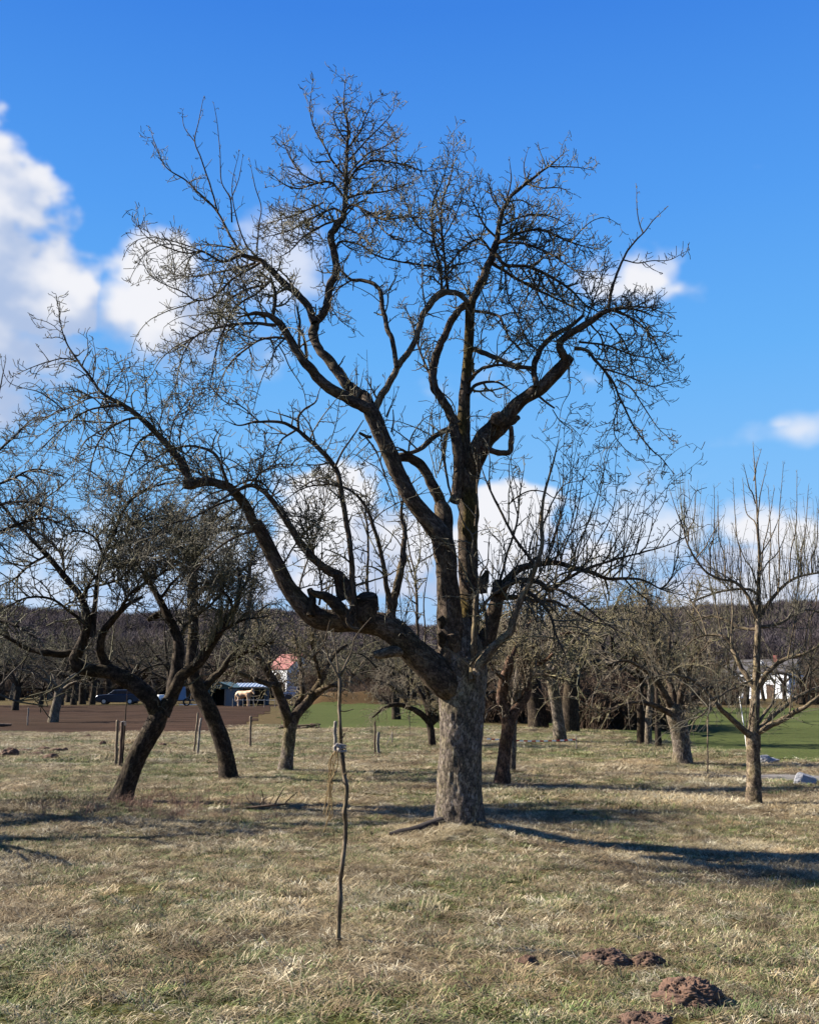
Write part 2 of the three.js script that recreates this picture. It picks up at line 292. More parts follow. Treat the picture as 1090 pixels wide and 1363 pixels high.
{
  const th = []; for (let i = 0; i <= 220; i++) th.push(lerp(-.62, .62, i / 220)); for (let i = 1; i < 70; i++) th.push(lerp(.62, 2 * Math.PI - .62, i / 70));
  const nT = th.length, rs = [0.25]; while (rs[rs.length - 1] < 2600) rs.push(rs[rs.length - 1] * (rs[rs.length - 1] < 34 ? 1.0185 : rs[rs.length - 1] < 105 ? 1.0085 : 1.04) + .004);
  const nR = rs.length, geos = [new Geo(), new Geo(), new Geo()], area = [];
  const X = new Float64Array(nR * nT), Z = new Float64Array(nR * nT), Y = new Float64Array(nR * nT);
  for (let j = 0; j < nR; j++) for (let i = 0; i < nT; i++) { const k = j * nT + i; X[k] = Math.sin(th[i]) * rs[j]; Z[k] = -Math.cos(th[i]) * rs[j]; Y[k] = H(X[k], Z[k]); area[k] = areaOf(X[k], -Z[k]); }
  const shade = (x, z, a) => {
    const p = fbm(x * .35, 2, z * .35, 3), q = fbm(x * .05 + 9, 5, z * .05, 2), r = Math.hypot(x, z);
    if (a === 1) { const s = fbm(x * .12 + 3, 4, z * 1.3, 3), k = .95 + .6 * p + 1.1 * s; return [k, k * (1 + .1 * q), k]; }
    if (a === 2) { const k = 1 + .35 * q + .2 * p; return [k * 1.26, k * 1.2, k * 1.16]; }
    if (r > 230) { const t = smooth(230, 300, r); return [lerp(1, .42, t), lerp(1, .40, t), lerp(1, .42, t)]; }
    const gr = smooth(-.05, .22, p + .6 * q) * (1 - smooth(60, 90, r) * .8), k = .95 + .25 * fbm(x * .9, 8, z * .9, 2);
    let c = [k * lerp(1, .72, gr), k * lerp(.96, .9, gr), k * lerp(.9, .62, gr)];
    if (x > -10 && x < -2 && -z > 93.5 && -z < 106) c = [k * .8, k * .66, k * .62];
    return c;
  };
  const map = geos.map(() => new Map());
  const vert = (a, k) => { let m = map[a].get(k); if (m === undefined) { const x = X[k], z = Z[k], e = Math.max(.03, rs[Math.floor(k / nT)] * .008), nx = H(x - e, z) - H(x + e, z), nz = H(x, z - e) - H(x, z + e), l = Math.hypot(nx, 2 * e, nz), c = shade(x, z, a), t = a === 0 ? 2.2 : 1.6; m = geos[a].v(x, Y[k] + (a ? .02 : 0), z, nx / l, 2 * e / l, nz / l, x / t, z / t, c[0], c[1], c[2]); map[a].set(k, m); } return m; };
  for (let j = 0; j < nR - 1; j++) for (let i = 0; i < nT; i++) {
    const i2 = (i + 1) % nT, k = [j * nT + i, j * nT + i2, (j + 1) * nT + i, (j + 1) * nT + i2];
    for (const a of [0, 1, 2]) { if (a && !k.some((q) => area[q] === a)) continue; const q = k.map((w) => vert(a, w)); geos[a].i.push(q[0], q[1], q[2], q[1], q[3], q[2]); }
  }
  top(geos[0].build('ground', M.meadow), 'structure').userData.label = 'dry meadow of winter grass running back to the wooded hill';
  top(geos[1].build('ploughed_field', M.soil), 'structure').userData.label = 'strip of bare brown ploughed soil behind the leaning trees';
  top(geos[2].build('green_field', M.greenField), 'structure').userData.label = 'smooth green fields behind the orchard';
  // path
  const g = new Geo(), nx = 90, nd = 6;
  for (let i = 0; i <= nx; i++) for (let j = 0; j <= nd; j++) { const x = lerp(5.6, 22, i / nx), d = PATHC(x) + (j / nd - .5) * 1.24 * smooth(5.5, 6.6, x), k = .9 + .4 * fbm(x * 2, 1, d * 2, 2); g.v(x, H(x, -d) + .035 - .03 * Math.abs(j / nd - .5) * 2, -d, 0, 1, 0, x / .8, d / .8, k, k, k); }
  for (let i = 0; i < nx; i++) for (let j = 0; j < nd; j++) { const a = i * (nd + 1) + j; g.i.push(a, a + nd + 1, a + 1, a + 1, a + nd + 1, a + nd + 2); }
  const geo = g.geometry(); geo.computeVertexNormals();
  top(mesh('path', geo, M.gravel), 'structure').userData.label = 'grey gravel path crossing behind the young tree';
}

// ---------------------------------------------------------------- how twigs grow
// a shoot of crooked segments with spurs and side shoots
function shoot(g, R, p, d, len, r, lvl, o) {
  const n = Math.max(2, Math.round(len / (o.seg ?? .05))), st = len / n, pts = [p.clone()], q = p.clone(), v = d.clone(), col = o.col(R, q);
  const r1 = Math.max(o.rmin ?? .003, r * .4);
  for (let i = 1; i <= n; i++) {
    v.x += (R() - .5) * o.wig; v.y += (R() - .5) * o.wig + o.up * st; v.z += (R() - .5) * o.wig; v.normalize();
    q.addScaledVector(v, st); pts.push(q.clone());
    const t = i / n, rr = lerp(r, r1, t);
    if (lvl > 0 && i < n && R() < o.side) {
      const e = V3(R() - .5, R() - .5 + (o.lift ?? .1), R() - .5).normalize(); e.addScaledVector(v, -e.dot(v)).normalize().addScaledVector(v, .45 + .6 * R()).normalize();
      shoot(g, R, q, e, len * (.22 + .4 * R()) * (1.15 - .6 * t), rr * .72, lvl - 1, o);
    } else if (R() < o.spur) {
      const e = V3(R() - .5, R() - .35, R() - .5).normalize().addScaledVector(v, .5).normalize(), l = (o.spurL ?? .04) * (.4 + 1.1 * R());
      const m = q.clone().addScaledVector(e, l * .6), e2 = e.clone().add(V3((R() - .5) * .9, (R() - .2) * .9, (R() - .5) * .9)).normalize();
      const kr = Math.max(o.rmin ? o.rmin * .9 : .0042, rr * .8); twig(g, [q, m, m.clone().addScaledVector(e2, l * .5)], kr, kr * .9, 3, col);
    }
  }
  twig(g, pts, r, r1, r > .009 ? 5 : r > .005 ? 4 : 3, col);
}
// twigs along a limb
function dress(g, R, P, RR, o) {
  let s = 0, next = o.first ?? .1; const up = o.bias ?? .25; const u = V3(), t = V3();
  for (let i = 1; i < P.length; i++) {
    s += P[i].distanceTo(P[i - 1]); if (s < next) continue;
    const r = RR[i], f = i / P.length; let dens = o.n * (r > .05 ? .28 : r > .03 ? .6 : 1); if (o.tipward) dens *= lerp(.45, 1.35, f);
    next = s + (.4 + 1.2 * R()) / dens;
    t.subVectors(P[i], P[i - 1]).normalize();
    u.set(R() - .5, R() - .5, R() - .5).normalize(); u.y += up; if (o.out) u.addScaledVector(o.out, .5); u.addScaledVector(t, -u.dot(t)).normalize();
    const A = (35 + 45 * R()) * Math.PI / 180, d = t.clone().multiplyScalar(Math.cos(A)).addScaledVector(u, Math.sin(A));
    const len = o.L * (.35 + 1.1 * R() * R() + .25 * R()) * lerp(1.15, .5, f);
    shoot(g, R, P[i].clone(), d, len, Math.min(r * .75, (o.r ?? .0122) * (.6 + .7 * R()) * Math.sqrt(len / o.L + .2)), len > .16 ? 2 : 1, o);
  }
  if (o.tip !== 0) { const n = P.length - 1, d = V3().subVectors(P[n], P[Math.max(0, n - 3)]).normalize(); if (RR[n] < .016) for (let k = 0; k < 2; k++) { const e = d.clone().add(V3((R() - .5) * .5 * k, (R() - .5) * .5 * k, (R() - .5) * .5 * k)).normalize(); shoot(g, R, P[n], e, o.L * (.2 + .2 * R()), RR[n] * .85, 1, o); } }
}
const lichenTwig = (k) => (R, q) => { const b = .75 + .5 * R(), l = noise(q.x * 1.7, q.y * 1.7, q.z * 1.7) > .12 - k ? .5 + .5 * R() : 0; return [b * (1 + .25 * l), b * (1 + .32 * l), b * (1 - .08 * l)]; };
const STY = {
  spur: { n: 23, L: .46, seg: .05, wig: .72, up: .2, side: .42, spur: .8, spurL: .066, bias: .15, tipward: 1, col: lichenTwig(0) },
  dense: { n: 36, L: .5, seg: .05, wig: .76, up: .3, side: .44, spur: .8, spurL: .066, bias: .2, tipward: 1, col: lichenTwig(.1) },
  droop: { n: 25, L: .46, seg: .045, wig: .5, up: -1.0, side: .38, spur: .6, spurL: .045, bias: -.15, tipward: 1, col: lichenTwig(0) },
  sprout: { n: 6, L: .42, seg: .07, wig: .2, up: 1.8, side: .14, spur: .4, spurL: .025, bias: .7, r: .006, tipward: 0, col: lichenTwig(-.2) },
  bare: { n: 5, L: .36, seg: .05, wig: .5, up: .3, side: .22, spur: .5, spurL: .035, bias: .2, tipward: 1, col: lichenTwig(0) },
  wand: { n: 7, L: .13, seg: .05, wig: .4, up: .8, side: .05, spur: .6, spurL: .022, bias: .3, r: .0042, tipward: 0, col: lichenTwig(-.2) },
};
const barkTint = (seed, moss = 0) => (q, n, r) => {
  const a = fbm(q.x * 3 + seed, q.y * 3, q.z * 3, 3), b = noise(q.x * 19, q.y * 19 + seed, q.z * 19), k = .92 + .5 * a + .12 * b;
  const l = smooth(.12, .34, noise(q.x * 6 + 3, q.y * 5 + seed, q.z * 6) + .35 * b) * .45, m = moss * smooth(-.05, .25, noise(q.x * 3, q.y * 2 + seed, q.z * 3) + n.y * .35);
  return [lerp(k * (1 + .1 * l), .9, m), lerp(k * (1 + .12 * l), .86, m), lerp(k * (1 - .22 * l), .3, m)];
};

// a tree traced limb by limb: 'x y r' in pixels of the photograph, z0 to z1 metres nearer than its trunk
class Tree {
  constructor(name, label, base, depth, o = {}) {
    this.D = depth; this.R = rng(o.seed ?? 1); this.o = o; this.root = thing(name, label, 'tree', base, 0, o.group); this.base = base; this.crown = new Geo(); this.k = 0; this.runs = []; this.mat = o.mat ?? M.bark;
  }
  pts(str, z0, z1) {
    const rows = str.split(',').map((s) => s.trim().split(/\s+/).map(Number)), n = rows.length - 1, R = this.R; let last = 3;
    const rad = [], P = rows.map(([x, y, r], i) => { if (r !== undefined) last = r; const t = n ? i / n : 0, dep = this.D - lerp(z0, z1, t) + (i && i < n ? (R() - .5) * .06 * clamp(1.6 - last / 6) : 0); rad.push((r ?? last) * dep / F); return at(x, y, dep).sub(this.base); });
    return [P, rad];
  }
  limb(str, z0 = 0, z1 = z0, style = 'spur', o = {}) {
    const [P, rad] = this.pts(str, z0, z1), g = new Geo(), thick = rad[0] * F / this.D; this.k++;
    if (o.name !== 'trunk' || this.o.slimTrunk) rad.forEach((r, i) => rad[i] = Math.max(r * lerp(this.o.slim ?? 1, .97, smooth(8, 15, thick)), .0028));
    const c = limbGeo(g, P, rad, { seed: this.k * 1.37 + (this.o.seed ?? 0), wob: o.name === 'trunk' ? .3 : this.o.wob ?? 1, tint: barkTint(this.k + (this.o.seed ?? 0) * 3, o.moss ?? this.o.moss ?? .15), step: o.step, shape: o.shape, bark: o.bark });
    g.build(o.name ?? (thick > 5.4 ? 'limb' : 'branch'), o.mat ?? (this.mat === M.bark && o.name !== 'trunk' ? M.barkLimb : this.mat), this.root);
    if (style) this.runs.push(c);
    if (style) { const s = { ...STY[style], ...o }; if (o.L) s.L = o.L * 1.35; if (o.n) s.n = o.n * 1.4; if (this.o.scale) { s.n *= this.o.scale; } if (this.o.fine) { s.rmin = .0017; s.r = (s.r ?? .0104) * .62; } dress(this.crown, this.R, c.P, c.RR, s); }
    return this;
  }
  // shoots growing up from along a pixel line
  sprouts(str, z0, z1, count, lenPx, leanX = 0, style = 'wand') {
    const [P, rad] = this.pts(str, z0, z1), R = this.R, curve = new THREE.CatmullRomCurve3(P);
    for (let i = 0; i < count; i++) {
      const p = curve.getPoint(R()), L = lenPx * (.45 + .75 * R()) * this.D / F, n = 6, q = p.clone(), pts = [p.clone()], v = V3(leanX + (R() - .5) * .55, 1, (R() - .5) * .5).normalize(), rr = [];
      const r0 = (.0045 + .004 * R()) * (this.o.fine ? .65 : 1);
      for (let j = 1; j <= n; j++) { v.x += (R() - .5) * .16; v.z += (R() - .5) * .16; v.y += .06; v.normalize(); q.addScaledVector(v, L / n); pts.push(q.clone()); }
      const fine = new THREE.CatmullRomCurve3(pts).getPoints(14); fine.forEach((_, j) => rr.push(lerp(r0, .002, j / 14)));
      twig(this.crown, fine, r0, .002, 4, STY[style].col(R, p)); dress(this.crown, R, fine, rr, { ...STY[style], tip: 0, ...(this.o.fine ? { rmin: .0016, r: .0028 } : {}) });
    }
    return this;
  }
  // long thin branches that arch up from the limbs and sweep down, with short spurs
  weave(count, lenPx, o = {}) {
    const R = this.R, pts = []; for (const c of this.runs) for (let i = Math.floor(c.P.length * .2); i < c.P.length; i++) if (c.RR[i] < (o.rmax ?? .05) && (!o.box || this.inBox(c.P[i], o.box))) pts.push([c.P[i], c.RR[i], i ? c.P[i - 1] : c.P[1]]);
    if (!pts.length) return this;
    for (let k = 0; k < count; k++) {
      const [p, r, p0] = pts[Math.floor(R() * pts.length)], L = lenPx * (.4 + 1.0 * R()) * this.D / F, n = 9, q = p.clone(), P = [p.clone()], t = V3().subVectors(p, p0).normalize(), v = V3(R() - .5, (R() - .3) + (o.up ?? .3), R() - .5).normalize().addScaledVector(t, .7).normalize(), r0 = Math.min(r * .85, (o.r ?? .0085) * (.7 + .6 * R())), dr = (o.droop ?? .16) * (.5 + R());
      for (let j = 0; j < n; j++) { v.x += (R() - .5) * .42; v.z += (R() - .5) * .42; v.y += (R() - .5) * .3 - dr * j / n * 1.6; v.normalize(); q.addScaledVector(v, L / n); P.push(q.clone()); }
      const fine = new THREE.CatmullRomCurve3(P).getPoints(18), r1 = Math.max(.0022, r0 * .35), rr = fine.map((_, j) => lerp(r0, r1, j / 18));
      twig(this.crown, fine, r0, r1, 5, STY.spur.col(R, p)); dress(this.crown, R, fine, rr, { ...STY.spur, n: o.n ?? 13, L: o.L ?? .15, tipward: 0, up: o.tw ?? -.2, r: this.o.fine ? .0034 : .0055, tip: 0, ...(this.o.fine ? { rmin: .0016 } : {}) });
    }
    return this;
  }
  inBox(p, [x0, y0, x1, y1]) { const w = p.clone().add(this.base), d = V3(w.x, w.y - EYE, w.z).applyAxisAngle(V3(1, 0, 0), -PITCH), x = PW / 2 + d.x / -d.z * F, y = PH / 2 - d.y / -d.z * F; return x > x0 && x < x1 && y > y0 && y < y1; }
  done(mat = M.twig) { const m = this.crown.build('crown', mat, this.root); m.userData.kind = 'stuff'; this.tris = this.crown.i.length / 3; return this.root; }
}

// ---------------------------------------------------------------- the old apple tree in the middle
{
  const D = MAIN.depth, base = onGround(at(611, 1103, D).x, -D, .08);
  const t = new Tree('old_apple_tree', 'huge old bare apple tree with a thick furrowed trunk in the middle of the meadow', base, D, { seed: 4, moss: .12, slim: .83 });
  const flare = (an, l) => .038 * Math.exp(-l / .22) * (1 + .7 * Math.sin(an * 3 + 1) + .4 * Math.sin(an * 5)) + .012 * Math.sin(an * 2 + l * 2);
  t.limb('612 1112 34, 612 1085 31, 612 1040 30, 613 1000 29.5, 614 960 30, 615 925 31, 616 895 31, 613 868 29, 610 845 25, 606 826 18', 0, 0, null, { name: 'trunk', shape: flare, step: .014, bark: 1.25 });
  // left stem and its two upper limbs
  t.limb('600 880 19, 599 845 19, 597 800 16, 594 765 15, 592 735 15.5, 587 712 15, 571 692 12, 551 668 11.5, 531 632 11, 518 603 11, 503 572 11, 496 553 11.5, 490 540 11', .06, .25, null, { bark: 1.2 });
  t.limb('594 740 12, 591 705 13, 590 680 12, 586 668 9', .0, .0, null);
  t.limb('588 690 9, 584 668 9, 571 635 8, 553 613 8, 536 609 7.5, 526 614 6', -.1, .12, null, { moss: .4 });
  t.limb('493 546 10, 479 540 9, 460 527 9, 439 516 8.5, 416 496 8, 399 474 7, 384 449 6.5, 370 429 6, 356 420 4.5, 342 417 3.5, 326 420 2', .25, .6, 'bare', { n: 5 });
  t.limb('492 540 9, 485 528 9, 462 510 8.5, 440 482 8, 421 460 7, 418 440 8, 421 425 7', .2, -.2, 'bare');
  t.limb('419 430 6, 408 406 6, 392 387 6, 367 367 5.5, 348 348 4.5, 340 346 3, 323 340 2.2, 309 318 2, 290 282 1.8, 263 255 1.5, 249 241 1.3, 221 222 1, 208 194 .8, 203 181 .5', -.1, -.9, 'spur', { n: 7, L: .3 });
  t.limb('421 428 7, 432 412 7, 439 384 6.5, 448 362 6.5, 446 340 6, 441 318 6, 446 302 6, 456 289 5.5, 460 259 4, 461 218 3, 463 171 2.2, 458 140 1.4, 459 112 .6', -.2, -.5, 'dense', { n: 15, L: .36 });
  // water shoots and sweeping twigs of the upper left
  t.limb('290 282 1.6, 279 244 1.4, 268 211 1.2, 260 189 1.1, 265 161 .8, 271 131 .5', -.6, -.8, 'wand'); t.limb('260 189 .9, 246 170 .7, 243 148 .4', -.8, -.9, 'wand');
  t.limb('309 296 1.5, 307 266 1.2, 296 244 1, 293 203 .8, 289 161 .6, 285 139 .4', -.6, -.4, 'wand'); t.limb('342 335 1.5, 345 299 1.2, 348 277 1, 340 249 .8, 333 216 .4', -.4, -.2, 'wand');
  t.limb('307 268 1, 318 238 .8, 323 211 .4', -.5, -.3, 'wand'); t.limb('330 332 1.5, 318 300 1.2, 309 250 .8, 318 205 .4', -.3, 0, 'wand');
  t.limb('348 346 3, 323 340 2.6, 296 348 2.2, 271 335 1.8, 249 337 1.4, 230 332 1.1, 205 321 .9, 188 307 .7, 184 293 .4', -.3, .4, 'spur', { L: .34 });
  t.limb('346 350 2.5, 310 372 2, 282 397 1.8, 260 399 1.4, 246 390 1.2, 221 379 1, 202 368 .8, 186 343 .4', -.3, .1, 'spur', { L: .3 });
  t.limb('340 350 2.5, 315 358 2, 290 362 1.6, 262 368 1.2, 235 366 .9, 222 358 .5', -.4, -1.1, 'dense', { L: .3 });
  t.limb('364 418 3.4, 366 395 3, 362 376 2.6, 352 368 2', .4, .2, 'dense'); t.limb('362 372 2, 340 392 1.8, 322 402 1.6, 304 425 1.2, 296 452 .9', .1, .7, 'dense', { L: .3 });
  t.limb('352 380 2, 330 385 2, 300 405 1.5, 290 430 1.2, 272 452 .8', -.5, -1, 'dense', { L: .3 });
  t.limb('368 433 3, 345 431 2.8, 323 431 2.6, 300 434 2.2, 275 440 1.8, 258 450 1.5, 246 468 1.2, 238 492 .9, 236 512 .5', .5, .9, 'droop', { L: .36 });
  t.limb('258 448 1.4, 240 462 1.1, 225 470 .8, 212 468 .4', .9, 1.1, 'spur', { L: .22 }); t.limb('300 434 1.6, 290 460 1.3, 282 500 .9, 278 530 .5', .8, 1, 'droop', { L: .24 });
  t.limb('385 452 2.6, 366 449 2.2, 345 453 2, 327 465 1.7, 309 481 1.4, 297 500 1, 286 535 .6', .4, .2, 'droop', { L: .3 });
  t.limb('400 476 2.2, 398 456 2.4, 399 430 2.2, 397 415 1.8', .3, .3, 'bare'); t.limb('408 486 2.6, 407 462 2.8, 404 448 2', .35, .5, 'bare');
  t.limb('380 450 1.6, 365 468 1.3, 362 490 .8', .6, .8, 'spur', { L: .2 });
  // crown top
  const top_ = 'dense';
  t.limb('460 250 2.4, 474 226 2.2, 493 215 2, 515 215 1.8, 543 221 1.4, 565 228 1, 590 224 .5', -.5, .1, top_, { L: .3 }); t.limb('456 285 2.4, 468 273 2.2, 493 284 2, 510 292 1.8, 543 289 1.3, 575 292 .7', -.4, .5, top_, { L: .32 });
  t.limb('499 292 1.6, 515 311 1.3, 540 322 1, 556 318 .5', .1, .3, top_, { L: .26 }); t.limb('458 262 2.2, 441 243 2, 419 245 1.7, 397 251 1.4, 378 245 1, 367 236 .5', -.5, -.2, top_, { L: .3 });
  t.limb('430 246 1.6, 405 234 1.4, 391 218 1.1, 380 196 .8, 376 178 .4', -.4, -.7, 'spur', { L: .24 }); t.limb('459 236 2, 441 212 1.8, 433 196 1.5, 419 171 1.2, 413 146 1, 416 112 .5', -.5, -.3, 'spur', { L: .2 });
  t.limb('440 216 1.3, 430 215 1.1, 416 215 .9, 404 203 .5', -.5, -.4, 'spur', { L: .2 }); t.limb('455 282 2.3, 444 278 2, 413 292 1.6, 383 308 1.2, 350 316 .6', -.5, -.1, top_, { L: .34 });
  t.limb('452 292 2, 430 300 1.8, 405 315 1.4, 385 335 1, 372 342 .5', -.5, .2, top_, { L: .3 }); t.limb('430 270 1.6, 394 286 1.3, 364 295 .8, 348 300 .4', -.6, -1.2, top_, { L: .3 });
  t.limb('461 200 1.7, 478 178 1.4, 486 158 1.1, 497 137 .8, 506 130 .4', -.5, -.4, top_, { L: .2 }); t.limb('463 215 1.7, 485 190 1.4, 505 170 1.1, 522 150 .7, 526 128 .4', -.5, -.8, 'spur', { L: .24 });
  t.limb('462 190 1.5, 448 168 1.2, 444 150 .9, 452 140 .4', -.5, -.4, top_, { L: .2 }); t.limb('463 232 1.6, 490 205 1.4, 512 195 1, 535 180 .6', -.4, -1, top_, { L: .26 });
  t.limb('447 330 2, 452 322 1.8, 477 325 1.6, 501 340 1.5, 526 347 1.5, 559 352 1.5, 578 355 1.4, 592 368 1.2', -.4, .1, 'spur', { L: .3, n: 13 });
  t.limb('458 266 2, 480 258 1.8, 505 256 1.5, 530 250 1.1, 552 240 .6', -.5, -1, top_, { L: .3 }); t.limb('452 300 1.8, 470 308 1.6, 488 320 1.2, 496 332 .8', -.4, .4, top_, { L: .24 });
  // the branch from the fork that arches over to the middle
  t.limb('500 545 6.4, 505 532 5.8, 520 505 5.4, 533 484 5.2, 547 464 4.8, 557 440 4.7, 562 420 5, 572 404 5.6, 586 392 6, 602 389 5, 613 392 4.2, 623 404 4.2', .25, .0, 'bare', { mat: M.barkPale });
  t.limb('528 488 4.2, 523 455 4, 515 432 4, 508 405 3.8, 504 384 3.5, 485 373 3, 468 372 2.4, 455 361 2', .25, -.3, 'bare', { n: 5 });
  t.limb('470 372 1.6, 450 385 1.4, 440 402 1.1, 452 425 .8, 470 438 .4', .1, .5, 'spur', { L: .24 });
  t.limb('588 390 3, 587 362 2.4, 577 314 2, 576 272 1.6, 589 240 1.1, 597 210 .5', 0, -.2, 'spur', { L: .3 }); t.limb('596 386 2.6, 592 350 2.2, 588 305 1.8, 588 270 1.4, 600 235 .9, 604 190 .4', 0, .5, 'spur', { L: .32 });
  t.limb('576 315 1.6, 555 300 1.4, 540 270 1, 530 255 .6', -.1, -.6, 'spur', { L: .28 }); t.limb('588 320 1.5, 605 290 1.2, 615 262 .8, 622 245 .4', .2, .5, 'spur', { L: .28 });
  // right stem: middle upright
  t.limb('622 880 15, 624 830 15, 624 780 13.5, 623 735 13.5, 622 700 14, 622 665 14, 621 635 14, 619 605 11.5, 617 575 9.5, 618 540 8.5, 620 510 7.5, 623 470 7, 625 440 7, 626 410 7, 628 402 6', -.2, -.2, null, { moss: .9 });
  t.limb('626 410 6.5, 634 388 6.8, 643 370 7, 651 350 6.5, 658 335 6, 664 308 4.2, 669 282 3.4, 682 259 3, 702 243 2.6, 718 230 2, 732 220 1.5, 748 206 .8', -.2, -.5, 'dense', { L: .3, n: 17 });
  t.limb('621 404 6, 612 412 5.6, 603 424 6, 592 446 6, 579 478 6.8, 576 505 7, 583 525 7, 594 545 7.5, 604 565 8', -.15, -.1, 'bare', { n: 3 });
  t.limb('604 565 8, 608 590 9, 610 620 9, 606 650 9, 603 668 8', -.1, -.05, null);
  t.limb('600 570 5, 578 581 4.5, 561 597 4, 545 603 3, 535 598 2', -.1, .3, 'bare');
  t.limb('600 562 3, 590 600 2.4, 596 640 2, 600 660 1.6', .15, .2, 'bare'); t.limb('576 508 2.4, 560 470 2, 548 430 1.4, 540 410 .8', -.1, -.6, 'spur', { L: .26 });
  // crown on the right of the middle
  t.limb('732 222 1.4, 752 222 1.1, 771 223 .8, 786 226 .4', -.5, -.5, 'dense', { L: .17 }); t.limb('700 245 1.6, 722 250 1.3, 745 250 .9, 762 258 .5', -.5, -.2, 'spur', { L: .2 });
  t.limb('662 325 3, 685 312 2.4, 719 306 2, 758 322 1.4, 791 332 .7', -.3, .3, 'dense', { L: .3 }); t.limb('660 338 3.2, 672 352 3, 702 355 2.8, 732 368 2.4, 758 385 2, 778 405 1.5, 795 415 .9', -.2, .3, 'dense', { L: .34 });
  t.limb('655 350 2.8, 672 362 2.6, 700 378 2.3, 735 395 1.8, 765 410 1.2', -.2, -.8, 'dense', { L: .34 }); t.limb('668 300 2, 690 290 1.7, 715 285 1.4, 738 290 1, 755 300 .5', -.4, -.9, 'dense', { L: .26 });
  t.limb('655 335 2.4, 639 319 2.2, 613 333 1.9, 600 350 1.4, 590 362 .9', -.3, .3, 'dense', { L: .32 }); t.limb('662 318 2.2, 645 300 1.8, 632 275 1.3, 625 262 .6', -.4, -.2, 'dense', { L: .3 });
  t.limb('668 282 1.8, 655 262 1.4, 650 245 .9, 640 238 .4', -.5, -.3, 'spur', { L: .22 }); t.limb('674 268 1.6, 680 240 1.2, 678 215 .5', -.5, -.4, 'wand'); t.limb('700 244 1.3, 697 220 .9, 702 200 .4', -.5, -.6, 'wand');
  t.limb('664 322 2.2, 700 325 2, 735 340 1.6, 765 360 1.2, 790 370 .6', -.2, .8, 'dense', { L: .3 });
  t.limb('632 414 2.8, 662 420 2.5, 670 432 2.2, 678 450 1.8, 698 470 1.2', -.2, .3, 'bare', { n: 7 }); t.limb('626 464 4.5, 640 468 4.2, 659 477 4, 685 487 3.6, 709 490 3', -.2, .2, 'bare', { n: 6 });
  t.limb('625 508 3.4, 632 498 3.2, 643 490 2.8, 666 486 2.2, 690 492 1.4', -.1, .5, 'bare', { n: 6 }); t.limb('624 526 3.2, 630 516 3, 640 510 2.6, 662 509 1.8, 680 520 1', -.1, -.5, 'bare', { n: 6 });
  t.limb('672 362 1.8, 676 395 1.4, 690 425 1, 700 450 .6', .1, .3, 'spur', { L: .24 }); t.limb('704 360 1.6, 720 400 1.3, 735 425 1, 742 455 .6', 0, .4, 'spur', { L: .24 }); t.limb('650 352 1.6, 640 380 1.3, 650 410 .9, 655 430 .5', 0, .5, 'spur', { L: .24 });
  // the right-hand limb
  t.limb('622 650 13, 628 622 14, 637 602 15, 648 582 15, 660 570 15, 670 560 13, 680 547 10.5, 692 534 9.5, 706 525 9.5, 720 516 10, 736 500 9.5, 750 486 9, 758 474 8.5', -.2, .25, null, { moss: .3 });
  t.limb('660 566 10, 664 558 13, 669 552 9', .08, .1, null, { name: 'burl', step: .02 }); t.limb('674 566 5, 682 560 6, 690 556 4', 0, -.1, null, { name: 'burl' });
  t.limb('641 597 5, 658 601 5, 672 603 4.6, 679 600 4.4, 681 585 4.2, 680 568 4', .05, .05, null, { mat: M.barkRed });
  t.limb('756 478 7, 750 472 6.6, 745 456 6.4, 755 445 6, 771 437 6, 785 428 5.6, 800 417 4.6, 818 411 3, 845 412 1.8, 868 420 1', .25, .5, 'dense', { L: .34, n: 14 });
  t.limb('714 516 5, 711 500 5, 712 484 4.8, 722 461 4.6, 738 445 4.2, 758 435 3.6, 775 420 2.6', .2, -.2, 'spur', { n: 7, L: .3 });
  t.limb('809 412 3, 812 390 2.7, 818 372 2.4, 826 352 2.1, 834 335 1.8, 846 320 1.5, 857 309 1.2, 870 292 .9, 884 279 .5', .4, .3, 'wand', { n: 9 }); t.limb('855 310 1.1, 849 292 .9, 847 270 .7, 847 252 .4', .3, .2, 'wand');
  t.limb('830 346 1.3, 848 350 1.1, 868 347 .9, 890 346 .7, 912 335 .4', .35, .5, 'spur', { L: .12 }); t.limb('856 348 .9, 868 358 .7, 876 362 .4', .4, .5, 'wand');
  t.limb('764 464 4, 780 466 3, 791 478 2.6, 802 490 2.2, 814 506 1.9, 828 537 1.6, 847 573 1.3, 867 599 1.1, 880 610 .9, 891 624 .5', .4, .9, 'droop', { L: .2, n: 12 });
  t.limb('826 532 1.2, 818 556 1, 818 580 .9, 830 596 .7, 842 608 .4', .7, .8, 'droop', { L: .15 }); t.limb('800 490 1.6, 834 500 1.4, 867 514 1.1, 885 510 .8, 908 506 .4', .6, .3, 'spur', { L: .24 });
  t.limb('820 505 1.4, 838 515 1.3, 857 543 1, 874 568 .8, 884 578 .6, 894 586 .4', .7, 1.1, 'droop', { L: .2 }); t.limb('816 411 2.2, 847 428 1.8, 866 446 1.4, 878 470 1, 887 490 .5', .5, .8, 'dense', { L: .26 });
  t.limb('800 418 2, 840 408 1.6, 864 410 1.1, 890 420 .5', .5, 0, 'dense', { L: .24 }); t.limb('770 455 2, 808 460 1.8, 840 472 1.3, 870 478 .8, 888 492 .4', .4, .1, 'dense', { L: .28 });
  t.limb('812 430 1.6, 830 455 1.4, 842 485 1, 850 510 .6', .5, .9, 'droop', { L: .26 }); t.limb('786 432 1.6, 800 450 1.4, 806 475 1, 818 500 .6', .4, -.2, 'droop', { L: .26 }); t.limb('845 418 1.3, 862 440 1.1, 868 470 .8, 880 500 .4', .5, .2, 'droop', { L: .24 });
